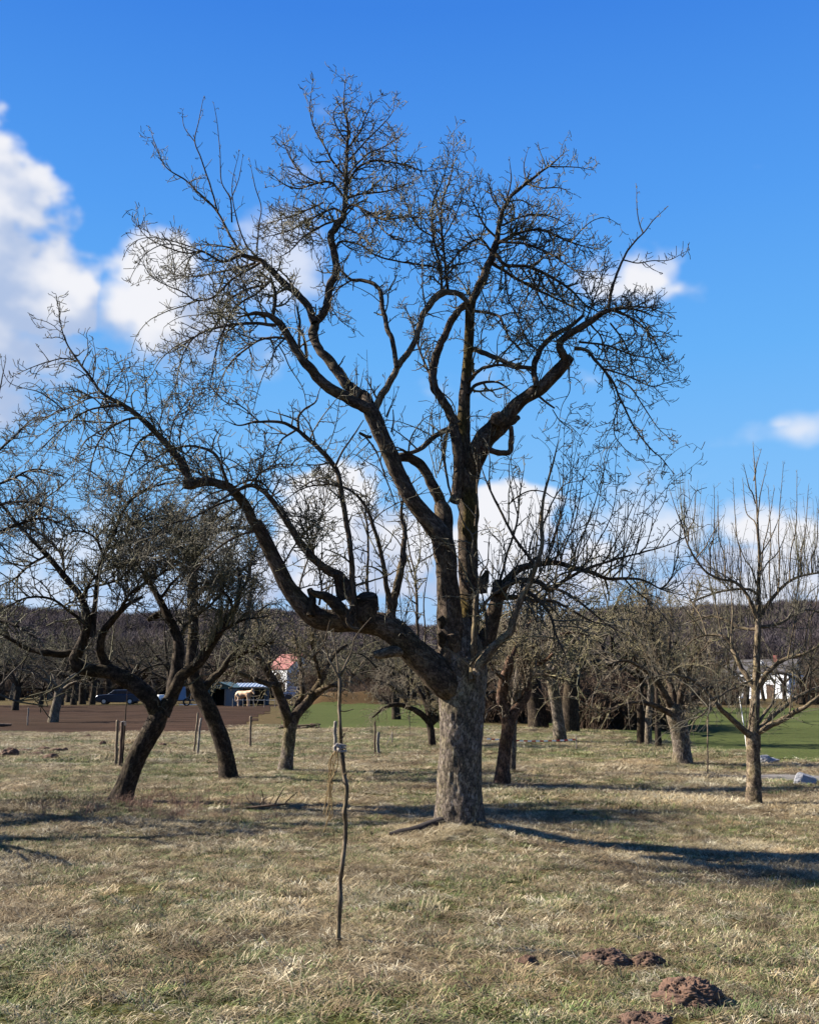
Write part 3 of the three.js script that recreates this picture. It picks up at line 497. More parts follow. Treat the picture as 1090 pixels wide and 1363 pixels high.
  t.limb('758 470 1.3, 757 500 1, 758 520 .8, 748 540 .6, 744 560 .4', .4, .6, 'bare'); t.limb('717 528 2.2, 728 536 2, 738 543 1.6', .25, .3, null); t.limb('735 545 .9, 745 560 .9, 758 570 .7', .3, .3, 'bare');
  t.limb('775 440 1.6, 790 400 1.3, 800 370 .9, 806 345 .5', .3, .1, 'dense', { L: .22 }); t.limb('720 470 1.6, 700 450 1.4, 690 420 1, 695 395 .6', 0, -.3, 'spur', { L: .24 });
  // the great low limb to the left
  t.limb('606 925 15, 594 912 21, 580 896 22, 560 876 20, 545 862 19, 530 846 18, 512 834 17, 490 829 16, 465 826 15.5, 440 826 15, 420 822 14.5, 408 812 14, 393 796 12.5, 380 778 11, 369 756 10.5, 359 735 10, 349 713 9.5, 340 696 8.5', .1, .5, null, { bark: 1.3, moss: .2 });
  t.limb('341 699 8.2, 331 679 8, 320 663 7.5, 308 652 7, 292 645 7, 274 641 7.2, 258 643 8.5, 247 645 8', .48, .7, 'bare', { n: 5, moss: .4 });
  t.limb('256 648 6, 250 634 6.4, 238 612 6, 225 595 5.6, 205 572 4.8, 185 554 4.2, 165 539 3.4, 139 525 2.6, 119 499 2, 99 473 1.6, 88 455 1.3, 83 440 1, 78 408 .5', .7, .6, 'spur', { L: .34, n: 8 });
  t.limb('102 480 1.3, 84 477 1.1, 66 481 1, 43 489 .8, 23 498 .4', .6, .9, 'spur', { L: .16 }); t.limb('66 481 .8, 58 470 .6, 53 464 .3', .8, .9, 'wand'); t.limb('88 548 1.2, 70 533 1, 53 522 .9, 30 516 .7, 13 509 .6, 5 495 .5, 2 478 .3', .6, .6, 'wand');
  t.limb('166 540 2.4, 150 540 2.1, 130 543 1.8, 112 549 1.5, 92 563 1.2, 70 583 .9, 33 618 .5', .6, 1, 'droop', { L: .34, n: 12 }); t.limb('184 556 2.2, 165 560 2, 145 572 1.7, 130 592 1.3, 122 620 .9, 118 650 .5', .6, .3, 'droop', { L: .34, n: 12 });
  t.limb('150 532 1.6, 120 530 1.4, 95 542 1.1, 60 555 .8, 30 560 .4', .6, -.4, 'droop', { L: .3 }); t.limb('205 574 2, 190 585 1.8, 176 605 1.5, 165 635 1, 160 660 .6', .6, .9, 'droop', { L: .3, n: 11 });
  t.limb('140 526 1.2, 146 500 .9, 142 470 .4', .6, .6, 'wand'); t.limb('124 505 1, 128 478 .7, 124 452 .3', .6, .5, 'wand'); t.limb('165 540 1.2, 172 515 .9, 162 478 .4', .6, .5, 'wand'); t.limb('185 556 1.1, 196 530 .8, 194 505 .4', .6, .7, 'wand'); t.limb('210 578 1.1, 216 545 .8, 210 500 .4', .6, .6, 'wand');
  t.limb('305 652 3, 297 625 2.7, 288 606 2.4, 264 595 2.1, 238 595 1.7, 205 611 1.2, 165 640 .6', .65, 1.1, 'droop', { L: .34, n: 10 }); t.limb('300 648 2.4, 285 640 2.2, 255 625 1.8, 228 618 1.3, 195 630 .7', .6, .1, 'spur', { L: .3 });
  t.limb('318 662 2.2, 290 672 2, 255 690 1.6, 222 700 1.1, 185 735 .6', .5, .9, 'droop', { L: .3 }); t.limb('345 706 2.2, 320 712 2, 290 730 1.6, 265 755 1, 250 770 .6', .5, .7, 'droop', { L: .32, n: 11 });
  t.limb('308 650 1.6, 330 640 1.6, 345 640 1.5, 365 660 1.2, 385 690 .8', .6, .9, 'spur', { L: .26 }); t.limb('330 648 1.6, 350 628 1.4, 372 618 1.1, 395 620 .7', .5, .9, 'spur', { L: .28 });
  t.limb('255 636 1.6, 240 585 1.2, 250 545 .8, 262 520 .4', .7, .6, 'spur', { L: .22 }); t.limb('225 594 1.4, 232 560 1.2, 250 535 .9, 262 525 .5', .6, .8, 'spur', { L: .2 });
  // shoots and dead stubs on that limb
  t.limb('474 836 9, 473 815 8.5, 471 795 6, 470 772 4.8, 468 740 4.4, 463 706 4.2, 456 665 4, 446 625 4, 423 595 3.8, 408 582 3.5, 396 572 3, 373 562 2.4, 340 562 1.8, 318 566 1.2, 300 560 .6', .5, .8, 'bare', { n: 6, L: .3 });
  t.limb('398 574 2.4, 398 555 2.1, 405 545 1.8, 420 535 1.3, 425 520 .8', .6, .4, 'bare'); t.limb('394 573 1.8, 376 585 1.5, 368 605 1.1, 366 628 .6', .7, .9, 'spur', { L: .22 }); t.limb('345 562 1.2, 320 540 1, 300 535 .7, 285 520 .4', .7, .8, 'spur', { L: .18 });
  t.limb('446 622 2, 455 603 1.8, 467 585 1.5, 484 559 .9', .7, .5, null); t.limb('484 578 1.6, 500 600 1.4, 515 640 1.2, 525 668 .9', .6, .5, 'bare');
  t.limb('471 800 8, 455 770 7.5, 438 760 7, 422 748 6.6, 399 721 5.6, 380 688 5, 362 666 4.4, 348 652 4, 335 646 3.4, 312 655 2.4, 290 668 1.6', .5, .8, 'bare', { n: 6, L: .34 });
  t.limb('518 830 8, 519 815 7.5, 526 785 6.8, 535 757 6, 538 730 4.6, 538 704 3.6, 534 682 2.4, 540 650 1.3', .3, .1, 'bare', { n: 7, L: .34 }); t.limb('519 810 5.5, 515 780 4, 511 750 3.6, 498 704 3, 485 671 2.4, 462 651 1.8, 432 645 1.4, 400 652 1, 375 670 .5', .3, .7, 'bare', { n: 8, L: .3 });
  t.limb('556 866 3, 555 830 2.6, 555 797 2.4, 552 765 1.8, 545 735 1.2, 540 700 .6', .1, -.3, 'bare', { n: 7, L: .3 }); t.limb('490 800 2.4, 489 765 2, 490 735 1.9, 489 700 1.8, 483 680 1.2', .5, .2, 'bare'); t.limb('562 880 1.6, 566 850 1.3, 564 800 1, 570 760 .5', .1, .3, 'bare', { n: 6 });
  t.limb('489 826 13, 489 812 14.5, 489 798 15.5, 489 794 15', .55, .6, null, { name: 'stub', step: .02, mat: M.barkDark }); t.limb('466 832 9, 452 810 10, 437 796 8.5, 424 792 6, 413 786 4', .6, .8, null, { name: 'stub', step: .02, mat: M.barkDark }); t.limb('455 800 7, 450 780 6, 449 764 4', .6, .7, null, { name: 'stub', mat: M.barkDark });
  t.limb('532 866 8, 520 868 9, 508 870 8, 502 871 6', .3, .55, null, { name: 'stub', mat: M.barkPale, step: .02 });
  t.limb('413 820 7, 416 800 6, 412 784 5', .5, .4, null, { name: 'stub', mat: M.barkDark });
  t.limb('478 838 3, 470 836 3, 462 826 2.4, 470 800 2.2, 468 770 1.6', .75, .8, null);
  t.limb('425 805 1.8, 428 780 1.6, 420 745 1.3, 405 705 .9, 392 680 .5', .4, 1, 'spur', { L: .3 }); t.limb('395 796 1.6, 405 760 1.4, 418 720 1.2, 430 680 .9, 436 650 .5', .4, .1, 'spur', { L: .32, n: 14 });
  t.limb('372 762 1.6, 390 730 1.4, 410 705 1.1, 425 690 .7', .4, 1, 'spur', { L: .3, n: 14 }); t.limb('400 650 1.4, 420 640 1.3, 450 648 1.1, 478 655 .9, 500 680 .6', .6, -.2, 'spur', { L: .26, n: 13 });
  t.limb('440 826 1.6, 430 860 1.3, 415 875 .9, 400 900 .5', .6, .9, 'droop', { L: .26, n: 8 });
  // low boughs to the right
  t.limb('634 900 9, 640 882 8, 652 866 7.4, 665 853 7, 677 842 6.4, 685 822 5.8, 692 799 5.4, 704 775 4.8, 712 757 4.2, 720 730 3.4, 721 694 2.8, 724 660 2.2, 732 630 1.7, 740 600 1.1, 743 585 .5', .35, .6, 'sprout', { n: 5, mat: M.barkPale });
  t.limb('636 870 13, 648 850 12, 655 825 11, 662 800 9.5, 667 787 8, 673 776 6.6, 688 759 5.2, 700 754 4.6, 712 752 4.2, 740 749 3.8, 764 756 3.4, 788 762 3, 807 770 2.4, 831 770 2, 855 772 1.6, 879 784 1.1, 905 792 .5', -.1, .4, 'droop', { n: 8, L: .34 });
  t.limb('668 790 6, 676 777 5, 700 772 4.4, 714 774 4.2, 730 785 4, 747 775 3, 774 760 2.4, 807 748 2, 848 737 1.5, 890 725 .9, 925 708 .4', .1, .6, 'sprout', { n: 5 });
  t.limb('726 783 2.8, 745 786 2.6, 764 796 2.2, 788 815 1.8, 812 834 1.3, 843 849 .6', .3, .9, 'droop', { L: .34, n: 11 }); t.limb('690 770 4, 702 788 3.4, 718 800 3, 731 818 2.4, 740 846 1.8, 752 872 1, 756 890 .5', .1, .7, 'droop', { L: .3, n: 10 });
  t.limb('668 795 4.4, 690 795 3.8, 712 800 3, 735 800 2.4, 765 815 1.8, 790 828 1.1, 812 832 .6', .0, -.6, 'droop', { L: .36, n: 12 }); t.limb('830 770 1.4, 850 790 1.2, 870 805 .9, 890 830 .5', .3, .6, 'droop', { L: .28 });
  t.limb('712 752 2.6, 697 733 2.5, 683 713 2.3, 664 675 2, 652 651 1.6, 645 635 1.1, 640 618 .5', .45, .3, 'bare'); t.limb('664 778 2.6, 669 760 2.4, 676 732 2.1, 688 694 1.7, 692 655 1.2, 697 625 .6', .1, -.2, 'bare');
  t.limb('676 672 1.2, 690 660 1.2, 706 653 1.2, 725 655 1, 736 662 .8, 755 664 .5', .3, .5, 'bare'); t.limb('690 690 1.2, 680 650 1, 678 615 .7, 690 590 .4', .1, .3, 'bare'); t.limb('722 700 1.5, 735 668 1.2, 752 645 .9, 772 640 .5', .5, .8, 'sprout', { L: .2 });
  for (const [x, y, x2, y2, h, k] of [[726, 752, 755, 655, 590, .6], [745, 750, 775, 640, 612, .6], [758, 752, 800, 640, 600, .7], [735, 750, 762, 690, 620, .5], [770, 762, 812, 690, 640, .7], [790, 762, 835, 690, 660, .8], [800, 764, 840, 720, 675, .6], [748, 775, 790, 700, 645, .9], [815, 768, 850, 715, 660, .3], [715, 770, 745, 690, 640, .2], [850, 738, 866, 705, 672, .6], [878, 785, 900, 745, 700, .5], [810, 748, 836, 715, 700, .6], [738, 752, 748, 660, 575, .4]])
    t.limb(`${x} ${y} 1.5, ${lerp(x, x2, .3) + 5 * (t.R() - .3)} ${lerp(y, y2, .3) + 4} 1.3, ${(x + x2) / 2 + 6 * (t.R() - .3)} ${(y + y2) / 2 + 6} 1.1, ${x2} ${y2} .8, ${x2 + (x2 - x) * .25} ${h} .4`, k * .7, k, 'wand', { n: 9, L: .2 });
  t.sprouts('690 765 3, 760 760 3, 840 772 3', .1, .5, 34, 95, .22); t.sprouts('650 800 3, 680 780 3, 720 760 3', 0, .3, 12, 110, .05); t.sprouts('430 815 3, 480 815 3, 540 850 3', .4, .3, 8, 90, -.05);
  t.sprouts('520 560 3, 500 545 3, 470 525 3', .2, .3, 8, 60, .1); t.sprouts('580 640 3, 590 600 3, 578 520 3', -.1, .1, 12, 75, .05); t.sprouts('560 900 3, 520 840 3, 470 815 3', .2, .5, 6, 80, 0);
  t.sprouts('640 610 3, 670 560 3, 720 520 3', 0, .2, 12, 55, .2);
  // pale suckers against the trunk
  t.limb('628 905 5.5, 630 870 5, 632 838 4.6, 633 806 3.4, 637 775 2.4, 631 764 1.8, 629 735 1.5, 628 712 1.3, 619 700 1.1, 607 666 .9, 601 630 .5', .3, .34, 'bare', { mat: M.barkPale }); t.limb('636 780 1.6, 640 762 1.5, 648 752 1.2, 650 730 .9', .34, .4, 'bare', { mat: M.barkPale }); t.limb('632 700 1.4, 634 670 1.3, 635 600 .9, 634 560 .5', .2, .25, 'bare', { mat: M.barkPale });
  t.limb('600 730 1.2, 585 722 1, 570 724 .8, 560 730 .5', .25, .4, 'bare', { mat: M.barkPale }); t.limb('640 815 3, 652 795 2.4, 664 785 1.8, 690 772 1', .3, .4, 'bare', { mat: M.barkPale }); t.limb('644 880 2.6, 648 840 2.2, 645 810 1.6, 640 780 1', .25, .3, 'bare');
  // knots and broken stubs where the stems part
  t.limb('596 848 9, 590 832 9, 585 822 6', .12, .2, null, { name: 'burl', step: .02, mat: M.barkDark }); t.limb('596 868 8, 588 852 8, 584 842 5', .1, .25, null, { name: 'burl', step: .02, mat: M.barkDark }); t.limb('662 792 7, 661 778 6, 660 772 4', .1, .1, null, { name: 'stub' }); t.limb('610 870 10, 604 855 11, 602 845 8', .16, .24, null, { name: 'burl', step: .02 }); t.limb('642 790 7, 646 772 7, 648 760 4', 0, 0, null, { name: 'stub', moss: .5 });
  t.limb('478 576 2.4, 486 580 2.6, 494 582 3', .35, .25, null, { name: 'stub' }); t.limb('521 575 1.6, 524 560 1.3, 523 545 .8', .3, .3, null, { name: 'stub' });
  t.weave(46, 120, { box: [180, 330, 420, 560], droop: .24, up: 0 }); t.weave(46, 52, { box: [350, 190, 640, 400], droop: .2, up: 0 }); t.weave(52, 65, { box: [560, 260, 800, 480], droop: .24, up: -.05 }); t.weave(40, 62, { box: [700, 380, 860, 600], droop: .4, up: -.1 });
  t.weave(64, 95, { box: [60, 500, 330, 680], droop: .3, up: 0 }); t.weave(60, 105, { box: [320, 540, 580, 850], rmax: .07, droop: .14 }); t.weave(46, 110, { box: [640, 640, 900, 860], rmax: .07, droop: .16 }); t.weave(26, 90, { box: [480, 380, 700, 640], rmax: .09, droop: .12 }); t.weave(16, 120, { box: [300, 640, 420, 830], rmax: .13, droop: .3, up: 0 });
  t.done(M.twig);
  console.log('main tree crown triangles', t.tris);
}

// ---------------------------------------------------------------- the other trees near by, traced the same way
const baseAt = (px, py, sink = .06) => { const p = ground(px, py); p.y -= sink; return p; };
const flareOf = (h) => (an, l) => h * Math.exp(-l / .2) * (1 + .7 * Math.sin(an * 3 + 1) + .4 * Math.sin(an * 5));
function traced(name, label, px, py, o, grow) { const b = baseAt(px, py), t = new Tree(name, label, b, -b.z, o); grow(t); t.done(o.twig ?? M.twig);  return t; }

// leaning forked tree
traced('apple_tree', 'dark forked apple tree leaning hard to one side with dense drooping twigs', 160, 1069, { seed: 21, mat: M.barkDark, moss: .25, scale: 1.25, slim: .88, slimTrunk: true }, (t) => {
  t.limb('156 1078 16, 160 1066 14, 170 1040 12.5, 183 1008 12.5, 196 984 13, 206 966 13.5, 214 948 12', 0, 0, null, { name: 'trunk', shape: flareOf(.05), step: .018 });
  t.limb('212 956 11, 205 940 11.5, 192 922 12, 176 909 11.5, 160 900 11, 147 894 10, 132 893 9.5, 118 892 9, 105 888 9, 100 878 8.5, 104 868 8, 112 850 7, 117 832 6.2, 115 815 5.6, 110 799 5, 100 784 4.6, 88 769 4.3, 66 742 3.8, 45 720 3, 22 695 2.2, 0 668 1.4, -15 650 .8', 0, .5, 'spur', { n: 9, L: .4 });
  t.limb('150 895 8, 144 888 7.6, 136 872 6.4, 134 862 6, 138 842 5.6, 148 828 5, 161 813 4.2, 175 802 3, 190 795 2', 0, .6, 'bare', { n: 7, L: .5 });
  t.limb('103 868 6, 85 870 5.4, 62 869 5, 48 866 4.4, 33 861 3.6, 15 850 2.6, -2 843 1.6', .1, .3, 'spur', { n: 8, L: .4 });
  t.limb('216 952 11, 222 938 10.5, 228 930 10, 233 912 9.5, 236 895 9, 238 872 8.5, 238 855 7.5, 232 838 6.6, 222 818 6, 213 800 5, 204 784 4, 195 770 3', 0, -.3, 'spur', { n: 8, L: .45 });
  t.limb('231 924 9, 240 902 8.6, 252 892 8.2, 266 881 8, 278 864 7.6, 288 848 7, 300 828 6, 312 812 5, 318 795 4, 320 775 3, 316 755 2', 0, .4, 'spur', { n: 10, L: .45 });
  t.limb('222 816 5.4, 212 818 5.4, 203 822 4.6, 197 826 3', -.3, -.2, null, { name: 'stub' });
  t.limb('123 848 4.4, 126 815 4, 130 780 3.5, 137 743 3, 152 710 2.6, 170 672 2.1, 184 656 1.8, 211 646 1.4, 240 641 .9', .3, -.3, 'spur', { L: .5, n: 13 });
  t.limb('138 742 2, 130 720 1.8, 118 710 1.6, 102 707 1.4, 84 716 1.1, 70 735 .7', 0, .6, 'droop', { L: .4 });
  t.limb('117 832 2.6, 95 815 2.2, 70 798 1.9, 40 795 1.6, 15 805 1.2, -5 815 .7', .4, .9, 'droop', { L: .45 }); t.limb('62 740 2.2, 40 752 1.9, 20 770 1.5, 0 780 1', .4, .9, 'droop', { L: .45 });
  t.limb('88 768 2, 82 740 1.8, 60 715 1.5, 30 700 1.1, 10 705 .7', .2, -.5, 'droop', { L: .45 }); t.limb('40 715 1.8, 45 690 1.5, 60 665 1.2, 80 650 .8', .4, 0, 'dense', { L: .4 });
  t.limb('110 800 2.4, 125 770 2, 150 755 1.7, 175 745 1.3, 205 748 .8', .2, 1, 'dense', { L: .42 }); t.limb('130 780 2, 160 770 1.7, 190 740 1.4, 225 725 1.1, 260 720 .7', .1, .7, 'dense', { L: .42 });
  t.limb('160 812 2.6, 175 790 2.2, 205 770 1.8, 235 752 1.4, 262 745 .8', .5, .9, 'dense', { L: .42 }); t.limb('204 784 2.4, 190 760 2, 175 735 1.5, 170 705 1, 178 685 .6', -.3, 0, 'dense', { L: .4 });
  t.limb('212 800 2.4, 230 775 2, 250 760 1.6, 275 760 1.1, 300 780 .7', -.3, .4, 'droop', { L: .42 }); t.limb('236 852 3, 250 830 2.6, 268 815 2.2, 290 795 1.7, 300 765 1.1, 298 740 .7', -.2, -.6, 'dense', { L: .42 });
  t.limb('290 845 2.8, 305 835 2.4, 325 825 1.8, 345 822 1.2', .3, .8, 'droop', { L: .4, n: 14 }); t.limb('318 792 2.2, 330 770 1.7, 335 745 1.2, 332 720 .7', .4, .1, 'dense', { L: .4 }); t.limb('312 812 2.4, 300 790 2, 275 775 1.6, 255 785 1.1', .4, .9, 'droop', { L: .4 });
  t.limb('170 672 1.4, 155 655 1.1, 140 650 .8, 120 655 .5', -.2, .4, 'droop', { L: .4 }); t.limb('152 710 1.6, 175 700 1.3, 200 690 1, 230 692 .6', -.1, .5, 'dense', { L: .4 }); t.limb('137 744 1.6, 160 725 1.4, 190 715 1, 215 700 .6', 0, -.7, 'dense', { L: .4 });
  t.weave(150, 125, { rmax: .07, droop: .2 }); t.weave(60, 90, { box: [200, 700, 360, 900], rmax: .1, droop: .12, up: .5 });
  t.sprouts('255 890 3, 290 845 3, 318 790 3', .2, .5, 26, 90, .15, 'wand'); t.sprouts('120 830 3, 110 800 3, 60 740 3', .2, .5, 12, 70, -.05);
});
// second leaning tree, behind the fork
traced('apple_tree', 'apple tree leaning behind the forked one, its upright stem ending in a dense mop', 304, 1037, { seed: 31, mat: M.barkDark, moss: .35, scale: 1.45, slim: .88, slimTrunk: true }, (t) => {
  t.limb('306 1044 13, 304 1034 12, 301 1010 11, 295 985 11, 286 960 11, 276 940 11.5, 266 922 11, 259 905 10', 0, 0, null, { name: 'trunk', shape: flareOf(.04), step: .02 });
  t.limb('262 912 9.5, 256 890 9, 257 865 8.5, 258 838 7.6, 256 800 7.2, 257 765 7, 258 740 6.6, 258 718 6', 0, .1, 'bare', { n: 5, moss: .5 });
  t.limb('258 722 6, 250 712 5.6, 238 709 4.8, 226 707 3.8, 205 712 2.6, 185 725 1.6', .1, .5, 'dense', { L: .5 }); t.limb('258 722 5, 275 712 4.2, 300 704 3.4, 325 703 2.6, 348 708 1.8', .1, -.3, 'dense', { L: .5 });
  t.limb('256 800 4, 270 785 3.6, 290 770 3, 312 765 2.2, 335 770 1.4', .1, .8, 'droop', { L: .5 }); t.limb('257 770 3.6, 240 750 3, 220 745 2.4, 200 755 1.7, 182 775 1', 0, .7, 'droop', { L: .5 });
  t.limb('268 922 6, 282 905 5.5, 300 885 5, 315 862 4.2, 325 835 3.4, 332 800 2.4, 338 770 1.5', 0, -.7, 'dense', { L: .5, n: 15 }); t.limb('300 884 3.4, 320 872 3, 345 860 2.4, 365 855 1.6', -.4, .2, 'droop', { L: .5 });
  t.limb('258 740 3, 270 725 2.6, 280 700 2, 290 680 1.4', .1, .5, 'dense', { L: .5 }); t.limb('257 760 3, 245 735 2.5, 228 700 1.8, 222 680 1.2', .1, -.4, 'dense', { L: .5 });
  t.weave(110, 100, { rmax: .09, droop: .24 });
  t.sprouts('230 706 3, 258 716 3, 310 704 3', 0, .2, 14, 55, 0, 'wand'); t.sprouts('258 830 3, 258 780 3, 270 785 3', .1, .3, 10, 80, .1, 'wand');
});
// tree with a V fork further back
traced('apple_tree', 'short apple tree forked in a V with olive twigs, in front of the white house', 380, 1026, { seed: 41, mat: M.bark, moss: .4, twig: M.twigWarm }, (t) => {
  t.limb('378 1033 10, 380 1024 9, 383 1000 8, 386 975 8, 388 962 8.6', 0, 0, null, { name: 'trunk', shape: flareOf(.03), step: .025 });
  t.limb('386 966 7.5, 380 948 7, 373 930 6.4, 366 912 6, 356 893 5, 345 875 4, 330 862 3, 312 855 2', 0, .6, 'spur', { L: .6, n: 12 }); t.limb('389 964 7, 397 948 6.4, 408 936 6, 419 920 5.6, 428 905 4.6, 436 885 3.6, 448 868 2.6, 462 858 1.6', 0, -.3, 'dense', { L: .55, n: 13 });
  t.limb('390 960 4.5, 396 940 4, 402 918 3.4, 400 890 2.8, 396 862 2, 392 840 1.2', 0, -.8, 'dense', { L: .55 }); t.limb('415 925 4, 428 918 3.4, 442 912 2.6, 455 914 1.8', -.2, .4, 'spur', { L: .5 });
  t.limb('366 912 4, 350 908 3.4, 334 902 2.8, 318 896 2, 300 895 1.2', .3, .9, 'droop', { L: .6 }); t.limb('356 892 3, 360 870 2.6, 352 845 2, 340 825 1.3', .3, 0, 'dense', { L: .6 }); t.limb('428 905 3, 420 880 2.6, 415 855 1.8, 420 835 1.1', -.2, .5, 'dense', { L: .6 });
  t.weave(46, 75, { rmax: .09, droop: .24, r: .011 });
  t.sprouts('345 880 3, 390 880 3, 440 880 3', 0, .3, 20, 60, 0, 'wand');
});
// pollarded tree with reddish bark and the grey stem behind it
traced('pollarded_tree', 'reddish pollarded tree with knobbly stubs just beyond the big trunk', 670, 1045, { seed: 51, mat: M.barkRed, moss: .15, twig: M.twigWarm }, (t) => {
  t.limb('667 1053 11, 668 1042 9.5, 670 1015 8.6, 673 990 8, 676 970 8.4, 678 958 8.8', 0, 0, null, { name: 'trunk', shape: flareOf(.03), step: .022 });
  t.limb('675 962 7, 670 945 7, 668 925 7.4, 671 905 7.4, 676 890 6.6, 680 874 5', 0, .3, 'bare', { n: 8, L: .7 }); t.limb('679 960 7, 688 942 6.6, 698 928 6.4, 702 908 7.4, 700 890 7.4, 697 875 6.4', 0, -.2, 'bare', { n: 8, L: .7 });
  t.limb('684 950 4, 690 925 4, 694 900 3.4, 690 870 2.6, 688 840 1.8, 690 805 1', 0, -.4, 'spur', { L: .6 }); t.limb('700 882 3.4, 715 884 3, 724 880 2.4, 735 870 1.6', -.2, .5, 'spur', { L: .6 });
  t.limb('672 905 3, 655 890 2.6, 645 870 2, 640 850 1.3', .2, .6, 'spur', { L: .7 }); t.limb('676 960 2.4, 664 945 2, 655 940 1.6, 648 950 .9', 0, .3, 'bare');
  t.limb('697 878 3, 712 860 2.5, 735 848 2, 760 842 1.4, 785 846 .8', -.2, .3, 'droop', { L: .6 }); t.limb('680 876 2.6, 690 850 2.2, 705 830 1.7, 715 805 1.1', .2, -.5, 'dense', { L: .6 });
  t.weave(50, 80, { rmax: .1, droop: .2 });
  t.sprouts('660 930 3, 690 930 3, 710 890 3', -.1, .2, 34, 90, 0, 'wand');
});
traced('slim_tree', 'slim straight grey tree close behind the reddish pollarded one', 681, 1028, { seed: 55, mat: M.bark, twig: M.twigWarm, scale: .7 }, (t) => {
  t.limb('681 1034 5.5, 681 1026 5, 682 1000 4.8, 683 970 4.6, 684 945 4.4, 686 915 3.8, 690 885 3', 0, 0, null, { name: 'trunk' });
  t.limb('686 915 2.6, 705 900 2.3, 725 898 1.8, 750 905 1.2', 0, .5, 'spur', { L: .8 }); t.limb('688 895 2.6, 700 870 2.2, 718 850 1.7, 740 838 1.1', 0, -.5, 'spur', { L: .8 }); t.limb('690 886 2.6, 684 860 2.2, 672 835 1.6, 665 815 1', 0, .4, 'spur', { L: .8 });
});
